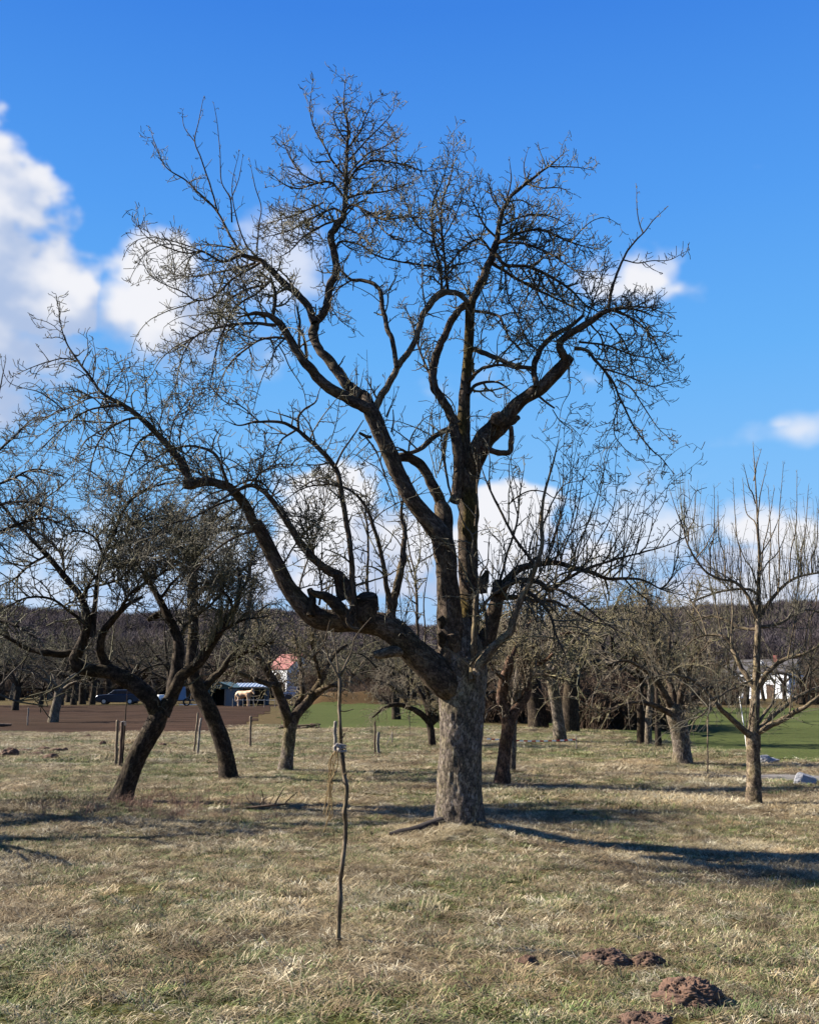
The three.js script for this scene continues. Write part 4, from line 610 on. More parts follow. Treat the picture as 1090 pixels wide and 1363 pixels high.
// young tree on the right, whorled branches on a straight leader
traced('young_tree', 'young pear tree with a straight leader and whorls of spreading branches, beside the path', 1003, 1072, { seed: 61, mat: M.barkPale, moss: .1, twig: M.twig, fine: true }, (t) => {
  t.limb('1004 1080 10.5, 1004 1070 9.5, 1003 1040 8.8, 1002 1005 8.6, 1002 982 9.4, 1003 965 7, 1004 940 6, 1005 920 5.4, 1007 880 4.4, 1008 845 4, 1009 815 3.6, 1009 780 2.5, 1010 740 1.9, 1008 700 1.4, 1006 660 1, 1004 625 .7, 1002 596 .4', 0, 0, 'wand', { name: 'trunk', shape: flareOf(.02), step: .022, n: 4, L: .2, first: 2.2 });
  const w = { n: 13, L: .36 };
  t.limb('1000 982 4.44, 990 972 4.14, 978 962 3.7, 962 948 3.26, 950 934 2.66, 938 920 2.07, 920 905 1.63, 895 898 1.18, 865 902 0.67', 0, .6, 'bare', w); t.limb('1004 980 4.44, 1016 970 4.0, 1034 962 3.7, 1054 950 3.26, 1072 940 2.66, 1090 925 2.07, 1110 905 1.48', 0, .5, 'bare', w);
  t.limb('1004 976 3.7, 1018 962 3.4, 1036 946 2.96, 1056 930 2.44, 1080 918 1.92, 1105 910 1.33', 0, -.5, 'bare', w); t.limb('1006 965 2.22, 1018 948 2.0, 1028 935 1.63, 1030 915 1.11, 1032 900 0.59', 0, -.2, 'bare', w);
  t.limb('1005 918 3.7, 996 902 3.4, 986 888 3.11, 978 872 2.74, 972 856 2.37, 965 848 2.07, 948 845 1.48, 925 850 0.96, 905 868 0.52', 0, -.4, 'bare', w); t.limb('1008 918 3.4, 1018 900 3.26, 1030 886 2.96, 1048 876 2.44, 1070 870 2.0, 1090 860 1.48', 0, .3, 'bare', w);
  t.limb('1000 905 1.63, 985 912 1.48, 960 925 1.18, 945 945 0.81, 938 965 0.44', .1, .8, 'bare', w); t.limb('950 934 1.48, 935 950 1.18, 925 958 0.81, 918 975 0.44', .5, .8, 'bare', w);
  t.limb('1007 822 2.81, 1000 808 2.52, 992 790 2.22, 985 780 2.07, 975 774 1.85, 955 770 1.63, 938 760 1.48, 924 742 1.33, 914 722 1.11, 908 700 0.89, 900 680 0.59, 892 656 0.37', 0, .4, 'wand', { n: 6, L: .25 }); t.limb('1010 822 2.81, 1020 806 2.52, 1034 788 2.22, 1050 774 1.85, 1068 766 1.55, 1095 762 1.18', 0, .3, 'wand', { n: 6, L: .25 });
  t.limb('1008 835 2.37, 1030 832 2.07, 1045 826 1.78, 1060 815 1.48, 1078 812 1.11, 1100 820 0.67', 0, -.6, 'bare', w); t.limb('1006 838 2.22, 985 836 1.92, 965 825 1.63, 945 820 1.26, 918 828 0.81', 0, -.6, 'bare', w); t.limb('1008 792 2.07, 998 785 1.85, 975 785 1.55, 950 790 1.18, 925 800 0.74', 0, -.4, 'bare', w);
  for (const [x, y, x2, y2] of [[985, 780, 975, 640], [965, 772, 955, 660], [945, 765, 950, 650], [925, 745, 960, 690], [915, 725, 925, 655], [1025, 800, 1022, 650], [1035, 788, 1042, 620], [1050, 775, 1060, 630], [1065, 768, 1075, 650], [1080, 765, 1088, 680], [1012, 760, 1030, 650], [1008, 720, 988, 640], [1010, 740, 1040, 680], [1008, 690, 1020, 620], [1005, 670, 990, 622], [1007, 780, 975, 700], [1009, 770, 1050, 700], [1002, 640, 1012, 600], [972, 856, 970, 720], [1048, 876, 1068, 720], [1070, 870, 1090, 740], [1050, 950, 1062, 800], [1075, 935, 1080, 800], [960, 848, 935, 740], [940, 845, 900, 760]])
    t.limb(`${x} ${y} 1, ${lerp(x, x2, .3) + (t.R() - .5) * 8} ${lerp(y, y2, .3)} .9, ${(x + x2) / 2 + (t.R() - .5) * 10} ${(y + y2) / 2 + 3} .7, ${x2} ${y2} .35`, (t.R() - .5) * .8, (t.R() - .5) * 1.2, 'wand', { n: 9, L: .13 });
  t.weave(75, 85, { rmax: .05, droop: .1, up: .25, L: .12, box: [840, 760, 1120, 990] });
  t.sprouts('960 930 3, 1000 975 3, 1070 930 3', -.2, .3, 16, 70, .1, 'wand'); t.sprouts('950 845 3, 1005 830 3, 1070 815 3', -.5, .5, 100, 80, 0, 'wand'); t.sprouts('905 700 3, 950 768 3, 1005 800 3, 1060 768 3, 1095 762 3', -.4, .5, 120, 85, 0, 'wand'); t.sprouts('865 902 3, 940 920 3, 1000 975 3', 0, .6, 20, 60, -.1, 'wand');
});
// thick trunk with a pollarded head, drooping pale twigs
traced('pollarded_tree', 'thick pollarded trunk with pale drooping twigs standing at the edge of the green field', 907, 1018, { seed: 71, mat: M.bark, moss: .2, twig: M.twigWarm, scale: .6 }, (t) => {
  t.limb('910 1026 13.5, 909 1016 12, 907 995 11.5, 904 972 12, 900 955 13, 897 945 12, 896 938 9', 0, 0, 'bare', { name: 'trunk', shape: flareOf(.04), step: .025, n: 4, L: .5 });
  t.limb('896 948 5, 885 925 4.4, 872 905 3.6, 855 890 2.7, 835 880 1.8, 815 882 1', 0, .7, 'droop', { L: .75 }); t.limb('898 945 5, 893 915 4.2, 880 885 3.3, 870 855 2.4, 868 825 1.5, 860 795 .8', 0, -.3, 'dense', { L: .7 });
  t.limb('902 945 5, 908 915 4, 918 885 3, 925 850 2.1, 922 815 1.3, 930 780 .7', 0, .4, 'dense', { L: .7 }); t.limb('905 948 4.4, 920 930 3.8, 938 918 3, 955 915 2.1, 972 922 1.2', 0, .5, 'droop', { L: .7 });
  t.limb('893 950 4, 875 940 3.4, 852 935 2.6, 828 938 1.8, 800 952 1', .1, .9, 'droop', { L: .7, n: 9 }); t.limb('900 940 3.4, 905 900 2.7, 890 865 2, 895 830 1.3, 890 800 .7', 0, -.8, 'dense', { L: .7 });
  t.limb('875 900 2.6, 860 870 2.1, 845 845 1.6, 840 815 1', .3, -.3, 'dense', { L: .7 }); t.limb('918 888 2.4, 935 865 1.9, 950 850 1.3', .3, .8, 'dense', { L: .7 });
  t.weave(44, 110, { rmax: .1, droop: .24, r: .01 });
  t.sprouts('860 880 3, 900 920 3, 940 900 3', -.4, .4, 44, 110, 0, 'wand');
});
// low spreading tree behind the big trunk
traced('low_tree', 'low spreading tree with a dark stem just behind the big trunk', 575, 993, { seed: 81, mat: M.barkDark, moss: .2, twig: M.twigWarm }, (t) => {
  t.limb('575 998 5.8, 575 990 5, 574 975 4.6, 571 958 5', 0, 0, null, { name: 'trunk' });
  const w = { L: .85, n: 13 };
  t.limb('572 962 4.4, 560 950 4, 545 942 3.4, 528 938 2.8, 512 942 2, 496 955 1.1', 0, .8, 'droop', w); t.limb('572 960 4, 566 935 3.4, 552 912 2.7, 535 895 2, 515 885 1.2', 0, -.5, 'dense', w); t.limb('574 960 4, 582 938 3.4, 595 915 2.6, 605 890 1.8, 615 870 1', 0, .4, 'dense', w);
  t.limb('575 962 3.8, 592 950 3.2, 612 945 2.4, 632 950 1.5', 0, -.3, 'droop', w); t.limb('572 955 3.4, 570 925 2.7, 560 895 1.9, 565 870 1.1', 0, .8, 'dense', w); t.limb('545 942 2.4, 535 925 2, 520 912 1.5, 500 905 .9', .5, 1, 'dense', w);
  t.sprouts('530 935 3, 565 915 3, 600 920 3', 0, .3, 30, 55, 0, 'wand');
});
// a neighbour out of sight on the left whose boughs reach into view
traced('apple_tree', 'gnarled apple tree at the left border, only its bough tips showing', -150, 1085, { seed: 91, mat: M.barkDark, scale: 1.2 }, (t) => {
  t.limb('-150 1093 18, -150 1080 15, -145 1030 14, -140 980 14, -135 940 15', 0, 0, null, { name: 'trunk', shape: flareOf(.05), step: .03 });
  t.limb('-136 946 11, -150 900 10, -175 850 9, -190 790 7, -185 730 5, -165 680 3, -150 640 1.5', 0, .6, 'spur', { L: .5 }); t.limb('-134 944 11, -110 890 10, -90 830 8, -75 770 6.4, -60 710 4.6, -45 660 3.2, -25 620 2, 10 590 1.4, 40 560 .8', 0, -.2, 'spur', { L: .42 });
  t.limb('-78 780 4, -50 745 3.4, -20 720 2.8, 20 700 2.2, 55 690 1.6, 90 700 .9', -.1, .4, 'droop', { L: .42 }); t.limb('-48 665 2.2, -20 650 2, 10 640 1.7, 45 625 1.3, 75 630 .7', -.2, -.7, 'droop', { L: .42 }); t.limb('-25 622 1.8, -10 570 1.4, 0 520 1, 8 480 .5', -.2, -.2, 'wand');
  t.limb('-95 840 5, -60 825 4, -25 822 3, 15 830 2, 50 850 1', 0, .7, 'droop', { L: .42 }); t.limb('-60 712 3, -35 690 2.5, 0 672 2, 40 668 1.5, 70 678 .8', -.1, .5, 'spur', { L: .42 }); t.limb('-134 944 8, -160 930 7, -210 900 6, -250 850 4, -270 800 2.5', 0, .3, 'spur', { L: .5 });
});
// the slender sapling in front
{
  const b = baseAt(450, 1254, .03), t = new Tree('sapling', 'thin young sapling in the foreground with a frayed cord tied round its stem', b, -b.z, { seed: 95, mat: M.barkPale, moss: 0, wob: .3 });
  t.limb('450 1258 3.6, 450 1248 3.2, 451 1225 3.1, 453 1200 3.4, 453 1175 3, 456 1150 3.2, 459 1120 3, 460 1095 2.9, 459 1082 3.4, 461 1065 2.8, 461 1045 3.2, 458 1030 2.8, 456 1010 2.9, 454 992 2.7, 453 970 2.5, 452 940 2.4, 453 920 2.4, 452 900 2.2', 0, 0, null, { name: 'trunk', mat: M.barkPale, shape: (an, l) => .0022 * noise(an, l * 14, 1) });
  t.limb('452 903 2, 448 896 1.6, 443 886 1.3, 438 878 1.2, 435 866 1, 431 855 .8, 428 845 .5', 0, .1, null); t.limb('452 901 1.8, 456 893 1.5, 462 880 1.3, 468 867 1.1, 472 850 .9, 477 842 .8, 494 822 .4', 0, -.1, null); t.limb('452 903 1.5, 450 890 1.2, 448 872 1, 445 850 .8, 444 836 .4', 0, .05, null);
  t.limb('458 1031 1, 461 1028 .8, 464 1027 .5', 0, 0, null); t.limb('454 985 1, 457 980 .8, 459 976 .5', 0, 0, null); t.limb('461 1046 1, 457 1042 .8, 455 1040 .4', 0, .02, null); t.limb('453 946 .9, 459 947 .7, 470 944 .4', 0, -.05, null);
  mesh('root_collar', new THREE.TorusGeometry(.018, .006, 6, 14).rotateX(Math.PI / 2), M.barkPale, t.root).position.set(0, .05, 0);
}

// ---------------------------------------------------------------- winter grass: lodged straw, matted patches and green shoots
{
  const R = rng(303);
  // a patch of lodged tufts about half a metre across; each tuft leans its own way and has its own colour
  const patch = (seed, tufts, blades, rad, len, stand, wid, col, loose = .9) => {
    const r = rng(seed), p = [], c = [];
    for (let t = 0; t < tufts; t++) {
      const ta = r() * 6.283, tr = rad * Math.sqrt(r()) * 1.05, tx = Math.cos(ta) * tr, tz = Math.sin(ta) * tr, lean = r() * 6.283, tl = len * (.6 + .8 * r()), tk = .5 + .9 * r(), ts = stand * (.3 + 1.5 * r() * r() + .4 * r()), tone = r();
      for (let b = 0; b < blades; b++) {
        const a0 = r() * 6.283, rr = .06 * Math.sqrt(r()), x = tx + Math.cos(a0) * rr, z = tz + Math.sin(a0) * rr, a = lean + (r() - .5) * 6.283 * loose * r(), L = tl * (.4 + .8 * r()), s = ts * (.5 + .9 * r()), w = wid * (.6 + .8 * r()), k = col(r, tone, tk);
        const e1 = Math.min(1.4, s + .35 * r()), e2 = Math.max(-.3, s - .4 - .6 * r()), q = [[x, -.006, z]]; let cx = x, cy = -.006, cz = z, aa = a;
        for (let i = 0; i < 2; i++) { const l = L * .5, e = i ? e2 : e1; cx += Math.cos(aa) * Math.cos(e) * l; cz += Math.sin(aa) * Math.cos(e) * l; cy += Math.sin(e) * l; q.push([cx, Math.max(.003 + .012 * r(), cy), cz]); aa += (r() - .5) * 1.1; }
        const px = -Math.sin(a) * w * .5, pz = Math.cos(a) * w * .5, f = .8, v = [[q[0][0] - px, q[0][1], q[0][2] - pz], [q[0][0] + px, q[0][1], q[0][2] + pz], [q[1][0] - px * f, q[1][1], q[1][2] - pz * f], [q[1][0] + px * f, q[1][1], q[1][2] + pz * f], q[2]];
        for (const tri of [[0, 1, 3], [0, 3, 2], [2, 3, 4]]) for (const i of tri) { p.push(...v[i]); c.push(...k); }
      }
    }
    const g = new THREE.BufferGeometry(); g.setAttribute('position', new THREE.Float32BufferAttribute(p, 3)); g.setAttribute('color', new THREE.Float32BufferAttribute(c, 3)); g.computeVertexNormals(); return g;
  };
  const S = .95;
  const straw = (r, t, k0) => { const k = k0 * (.8 + .4 * r()) * S; return t < .5 ? [.31 * k, .25 * k, .145 * k] : t < .78 ? [.22 * k, .165 * k, .09 * k] : [.46 * k, .395 * k, .27 * k]; };
  const brown = (r, t, k0) => { const k = k0 * (.75 + .5 * r()) * S; return t < .6 ? [.145 * k, .105 * k, .06 * k] : t < .85 ? [.25 * k, .195 * k, .11 * k] : [.42 * k, .36 * k, .24 * k]; };
  const green = (r, t, k0) => { const k = k0 * (.75 + .5 * r()) * S; return r() < .18 ? [.34 * k, .28 * k, .16 * k] : t < .6 ? [.10 * k, .122 * k, .04 * k] : [.155 * k, .155 * k, .062 * k]; };
  const mixed = (r, t, k0) => t < .46 ? green(r, t * .9, k0) : t < .74 ? brown(r, t, k0) : straw(r, (t - .74) * 3.8, k0);
  const mat = std('grass', { vertexColors: true, roughness: .8, specularIntensity: .4, side: THREE.DoubleSide });
  const kinds = [
    { name: 'dry_grass', label: 'pale dry winter grass bleached to straw colour', cols: [straw, straw, straw], stand: .2, len: .18 },
    { name: 'matted_grass', label: 'flattened matted brown grass between the paler tufts', cols: [brown, brown, brown], stand: .13, len: .16 },
    { name: 'green_grass', label: 'short green grass coming through the dry stalks', cols: [green, green], stand: .5, len: .07 },
    { name: 'mixed_grass', label: 'green and straw coloured grass grown together', cols: [mixed, mixed, mixed], stand: .34, len: .11 },
    { name: 'tall_dry_grass', label: 'taller single clumps of dry bent grass stalks', cols: [straw, brown], stand: .6, len: .2, tufts: 3, rad: .1 },
  ];
  let seed = 10;
  for (const k of kinds) k.geos = k.cols.map((col) => [0, 1].map(() => patch(seed++, k.tufts ?? 46, 27, k.rad ?? .34, k.len, k.stand, k.wid ?? .0036, col))).flat().map((g) => ({ g, list: [] }));
  const m4 = new THREE.Matrix4(), qt = new THREE.Quaternion(), up = V3(0, 1, 0), nrm = V3();
  const put = (k, x, z, s, sy, tint) => {
    const e = .2, y = H(x, z), v = kinds[k].geos[Math.floor(R() * kinds[k].geos.length)]; nrm.set(H(x - e, z) - H(x + e, z), 2 * e, H(x, z - e) - H(x, z + e)).normalize();
    qt.setFromUnitVectors(up, nrm).multiply(new THREE.Quaternion().setFromAxisAngle(up, R() * 6.283)); m4.compose(V3(x, y, z), qt, V3(s, s * sy, s)); v.list.push([m4.clone(), tint]);
  };
  for (const [r0, r1, sc, th] of [[2.4, 14, 1, .5], [14, 24, 1.45, .52], [24, 46, 2.1, .56]]) {
    const c = .38 * sc;
    for (let gx = -Math.ceil(r1 * .6 / c); gx <= r1 * .6 / c; gx++) for (let gz = 0; gz <= r1 / c; gz++) {
      const x = (gx + (R() - .5) * .9) * c, z = -(gz + (R() - .5) * .9) * c, r = Math.hypot(x, z), d = -z; if (r < r0 || r >= r1 || Math.abs(Math.atan2(x, d)) > th) continue;
      if (areaOf(x, d) || inPath(x, d)) continue;
      const p = fbm(x * .35, 2, z * .35, 3), q = fbm(x * .05 + 9, 5, z * .05, 2), pt = fbm(x * 1.1 + 4, 1, z * 1.1, 3), t = noise(x * .8 + 11, 4, z * .8);
      const g = p + .6 * q + .25 * pt + (x > 2 ? .06 : 0) + .1 * (R() - .5), u = t + .35 * (R() - .5);
      const k = g > .19 ? (R() < .55 ? 2 : 3) : g > -.1 ? (R() < .75 ? 3 : 1) : u > .04 ? (R() < .7 ? 0 : 1) : (R() < .7 ? 1 : 3);
      const b = (.86 + .28 * R()) * (1 + .65 * pt), w = 1 + .14 * noise(x * 1.7, 9, z * 1.7), near = Math.exp(-((x - .56) ** 2 + (z + 11) ** 2) / .5);
      put(k, x, z, sc * (.85 + .4 * R()), (1 - .5 * near) * (.8 + .5 * R()) / (1 + (sc - 1) * .35), [b * w, b, b * (2 - w)]);
      if (R() < .06 && u > 0 && near < .1) put(4, x + R() * .3, z + R() * .3, sc * (.6 + .5 * R()), .6 + .5 * R(), [b, b, b]);
    }
  }
  for (const k of kinds) {   // one object of each kind of grass: its patches under one group
    const grp = new THREE.Group(); grp.name = k.name; grp.userData.kind = 'stuff'; grp.userData.label = k.label; scene.add(grp);
    k.geos.forEach(({ g, list }) => { if (!list.length) return; const im = new THREE.InstancedMesh(g, mat, list.length); im.name = 'grass_patch'; im.userData.kind = 'stuff'; list.forEach(([m, t], j) => { im.setMatrixAt(j, m); im.setColorAt(j, new THREE.Color().setRGB(...t)); }); im.castShadow = im.receiveShadow = true; grp.add(im); });
  }
  console.log('grass patches', kinds.map((k) => k.name + ' ' + k.geos.reduce((a, g) => a + g.list.length, 0)).join(', '));
  // dead reddish stalks round the foot of the leaning tree
  const stalkGeo = patch(99, 5, 7, .2, .32, 1.5, .0042, (r) => { const k = .6 + .7 * r(); return [.2 * k, .12 * k, .085 * k]; }, 1), st = [];
  for (let i = 0; i < 130; i++) { const px = lerp(20, 400, (R() + R()) / 2), py = lerp(1052, 1098, (R() + R()) / 2), p = ground(px, py); st.push([p, .3 + .55 * R() * R() + .2 * R()]); }
  const im = new THREE.InstancedMesh(stalkGeo, mat, st.length); im.name = 'dead_stalks'; st.forEach(([p, s], j) => { m4.compose(p, qt.setFromAxisAngle(up, R() * 6.283), V3(s, s, s)); im.setMatrixAt(j, m4); });
  im.castShadow = im.receiveShadow = true; im.userData.kind = 'stuff'; im.userData.label = 'dead reddish brown stalks round the foot of the leaning forked tree'; scene.add(im);
}

// ---------------------------------------------------------------- orchard trees further off
// grown, not traced: a trunk, four to six scaffold limbs that fork, and a mop of twigs
function growTree(name, seed, o) {
  const R = rng(seed), g = new THREE.Group(); g.name = name; const crown = new Geo(), mat = o.mat ?? M.barkDark, h0 = o.trunk, r0 = o.r;
  const tg = new Geo(), lean = V3((R() - .5) * .5, 0, (R() - .5) * .5), tp = [V3(0, -.15, 0), V3(lean.x * .3, h0 * .5, lean.z * .3), V3(lean.x * h0 * .5, h0, lean.z * h0 * .5)];
  limbGeo(tg, tp, [r0 * 1.25, r0, r0 * .95], { seed, tint: barkTint(seed, .2), sides: 12, step: .12 }); tg.build('trunk', mat, g);
  const sty = { n: o.n ?? 5, L: o.L ?? .9, seg: .13, wig: .6, up: o.up ?? .15, side: .5, spur: .35, spurL: .12, bias: .1, tipward: 1, r: o.tw ?? .012, rmin: o.rm ?? .0055, col: lichenTwig(.1) };
  const N = o.limbs ?? 5, off = R() * 6.28;
  for (let i = 0; i < N; i++) {
    const a = off + i / N * 6.28 + (R() - .5) * .6, L = o.h * (.62 + .35 * R()), el = (o.el ?? .75) + (R() - .5) * .5, q = tp[2].clone(), v = V3(Math.cos(a) * Math.cos(el), Math.sin(el), Math.sin(a) * Math.cos(el)), P = [q.clone()], n = 6;
    for (let k = 1; k <= n; k++) { v.x += (R() - .5) * .5; v.y += (R() - .5) * .45 + (o.rise ?? .02) - (o.fall ?? 0) * k / n; v.z += (R() - .5) * .5; v.normalize(); q.addScaledVector(v, L / n); P.push(q.clone()); }
    const lg = new Geo(), rr = P.map((_, k) => r0 * lerp(.62, .07, Math.pow(k / n, .7))), c = limbGeo(lg, P, rr, { seed: seed + i, sides: 7, step: .16, tint: barkTint(seed + i, .25) }); lg.build('limb', mat, g);
    dress(crown, R, c.P, c.RR, sty);
    for (let b = 0; b < (o.subs ?? 5); b++) {   // second order branches
      const f = Math.floor(c.P.length * (.22 + .7 * R())), p = c.P[Math.min(c.P.length - 2, f)], d = V3(R() - .5, R() * .8 - .15, R() - .5).normalize(), bl = o.h * (.22 + .3 * R()), bp = [p.clone()], s = p.clone();
      for (let k = 1; k <= 5; k++) { d.x += (R() - .5) * .5; d.y += (R() - .5) * .45 + (o.rise ?? .02) - (o.fall ?? 0) * .7 * k / 5; d.z += (R() - .5) * .5; d.normalize(); s.addScaledVector(d, bl / 5); bp.push(s.clone()); }
      const pts = new THREE.CatmullRomCurve3(bp).getPoints(14), br = Math.max(.014, c.RR[f] * .6); twig(crown, pts, br, .008, 5, [.9, .9, .85]); dress(crown, R, pts, pts.map((_, k) => lerp(br, .008, k / 14)), sty);
    }
  }
  const m = crown.build('crown', o.twig ?? M.twigFar, g); m.userData.kind = 'stuff';
  return g;
}
const protos = {
  round: growTree('orchard_tree', 501, { h: 3.4, trunk: 1.5, r: .2, limbs: 5, fall: .35 }),
  spread: growTree('orchard_tree', 502, { h: 3.6, trunk: 1.3, r: .19, limbs: 6, el: .55, fall: .3 }),
  tall: growTree('orchard_tree', 503, { h: 4.4, trunk: 1.9, r: .2, limbs: 5, el: 1.0, rise: .12 }),
  pale: growTree('orchard_tree', 504, { h: 3.4, trunk: 1.5, r: .23, limbs: 4, el: .8, mat: M.bark, fall: .2 }),
  olive: growTree('orchard_tree', 505, { h: 3.0, trunk: 1.5, r: .14, limbs: 6, el: .6, fall: .35, twig: M.twigOlive, mat: M.bark }),
};
let protoUsed = new Set();
function farTree(kind, px, py, scale, turn, label, group, o = {}) {
  const p = o.pos ?? ground(px, py), src = protos[kind], t = protoUsed.has(kind) ? src.clone() : src; protoUsed.add(kind);
  t.name = numbered('orchard_tree'); t.position.set(p.x, p.y, p.z); t.rotation.y = turn; t.scale.set(scale * (o.sx ?? 1), scale, scale * (o.sx ?? 1)); scene.add(t); return tag(t, label, 'tree', group);
}
farTree('pale', 71, 962, 1.0, 1.2, 'orchard tree with a thick pale grey trunk at the edge of the ploughed strip');
farTree('round', 20, 946, 1.15, .4, 'dark orchard tree behind the ploughed strip, nearest the left border');
farTree('spread', 54, 941, 1.1, 2.4, 'dark spreading orchard tree beyond the soil, just left of the pale trunk'.replace('left of', 'beside'));
farTree('olive', 745, 988, 1.25, 0, 'pale stemmed tree with an olive crown beyond the striped tape');
farTree('tall', 853, 991, .86, 1.1, 'dark ivy covered trunk, first of the close group by the thick pollard', null, { sx: .6 });
farTree('olive', 862, 992, 1.1, 2.2, 'slim leaning pale trunk in the close group by the thick pollard', null, { sx: .6 });
farTree('tall', 876, 995, .8, 3.3, 'slim curved grey trunk next to the thick pollard', null, { sx: .5 });
farTree('round', 528, 958, 1.1, 3.6, 'dark round orchard tree on the green field behind the low spreading tree');
farTree('spread', 640, 962, 1.05, 4.6, 'spreading orchard tree showing between the big trunk and the reddish pollard');
farTree('spread', 0, 0, 1.35, 2, 'big orchard tree standing out of the picture on the left, casting shade', null, { pos: onGround(-8.6, -11) });
farTree('round', 0, 0, 1.3, 4, 'second orchard tree out of the picture on the left, further up the meadow', null, { pos: onGround(-11.5, -14.6) });
{ // rows that nothing tells apart
  const R = rng(888), kinds = ['round', 'spread', 'tall', 'round', 'spread', 'olive'];
  const row = (spots, label, group) => spots.forEach(([px, d, s]) => { const x = (px - PW / 2) / F * d, p = onGround(x, -d); farTree(kinds[Math.floor(R() * kinds.length)], 0, 0, s * (.9 + .25 * R()), R() * 6.28, label, group, { pos: p, sx: .9 + .25 * R() }); });
  row([[-25, 92, 1.5], [88, 98, 1.5], [106, 99, 1.35], [118, 103, 1.45], [130, 101, 1.5], [185, 108, 1.6], [232, 112, 1.6]], 'bare dark orchard tree in the row along the far side of the ploughed strip', 'orchard trees beyond the ploughed strip');
  const a = [], b = [], c = [];
  for (let i = 0; i < 32; i++) a.push([lerp(-60, 350, (i + R() * .8) / 32), 116 + 55 * R(), 1.75 + .5 * R()]);
  for (let i = 0; i < 22; i++) b.push([lerp(360, 730, (i + R() * .8) / 22), 110 + 60 * R(), 1.65 + .5 * R()]);
  for (let i = 0; i < 26; i++) c.push([lerp(700, 1150, (i + R() * .8) / 26), (i % 3 ? 62 : 36) + 60 * R(), 1.35 + .5 * R()]);
  row(a.filter(([px, d]) => px < 300 && !(Math.abs(px - 48) < 22)), 'bare orchard tree in the grey brown mass behind the sheds and the car', 'orchard trees behind the sheds and the car');
  row(b.filter(([px]) => px > 425), 'bare orchard tree in the grey brown mass above the green field', 'orchard trees above the green field');
  row([[964, 112, 1.35], [1036, 118, 1.3], [1058, 100, 1.2], [984, 102, 1.2], [1008, 128, 1.1], [946, 98, 1.3], [1080, 108, 1.3]], 'bare tree standing in front of the long white house', 'trees in front of the long white house');
  row([[372, 150, 1.3], [402, 160, 1.2]], 'bare tree beside the white house with the red roof', 'trees beside the red roofed house');
  row(c.filter(([px, d]) => px < 930 || (d > 95 && !(px > 950 && px < 1065))), 'bare orchard tree in the grey brown mass at the far right field', 'orchard trees around the right hand field');
}
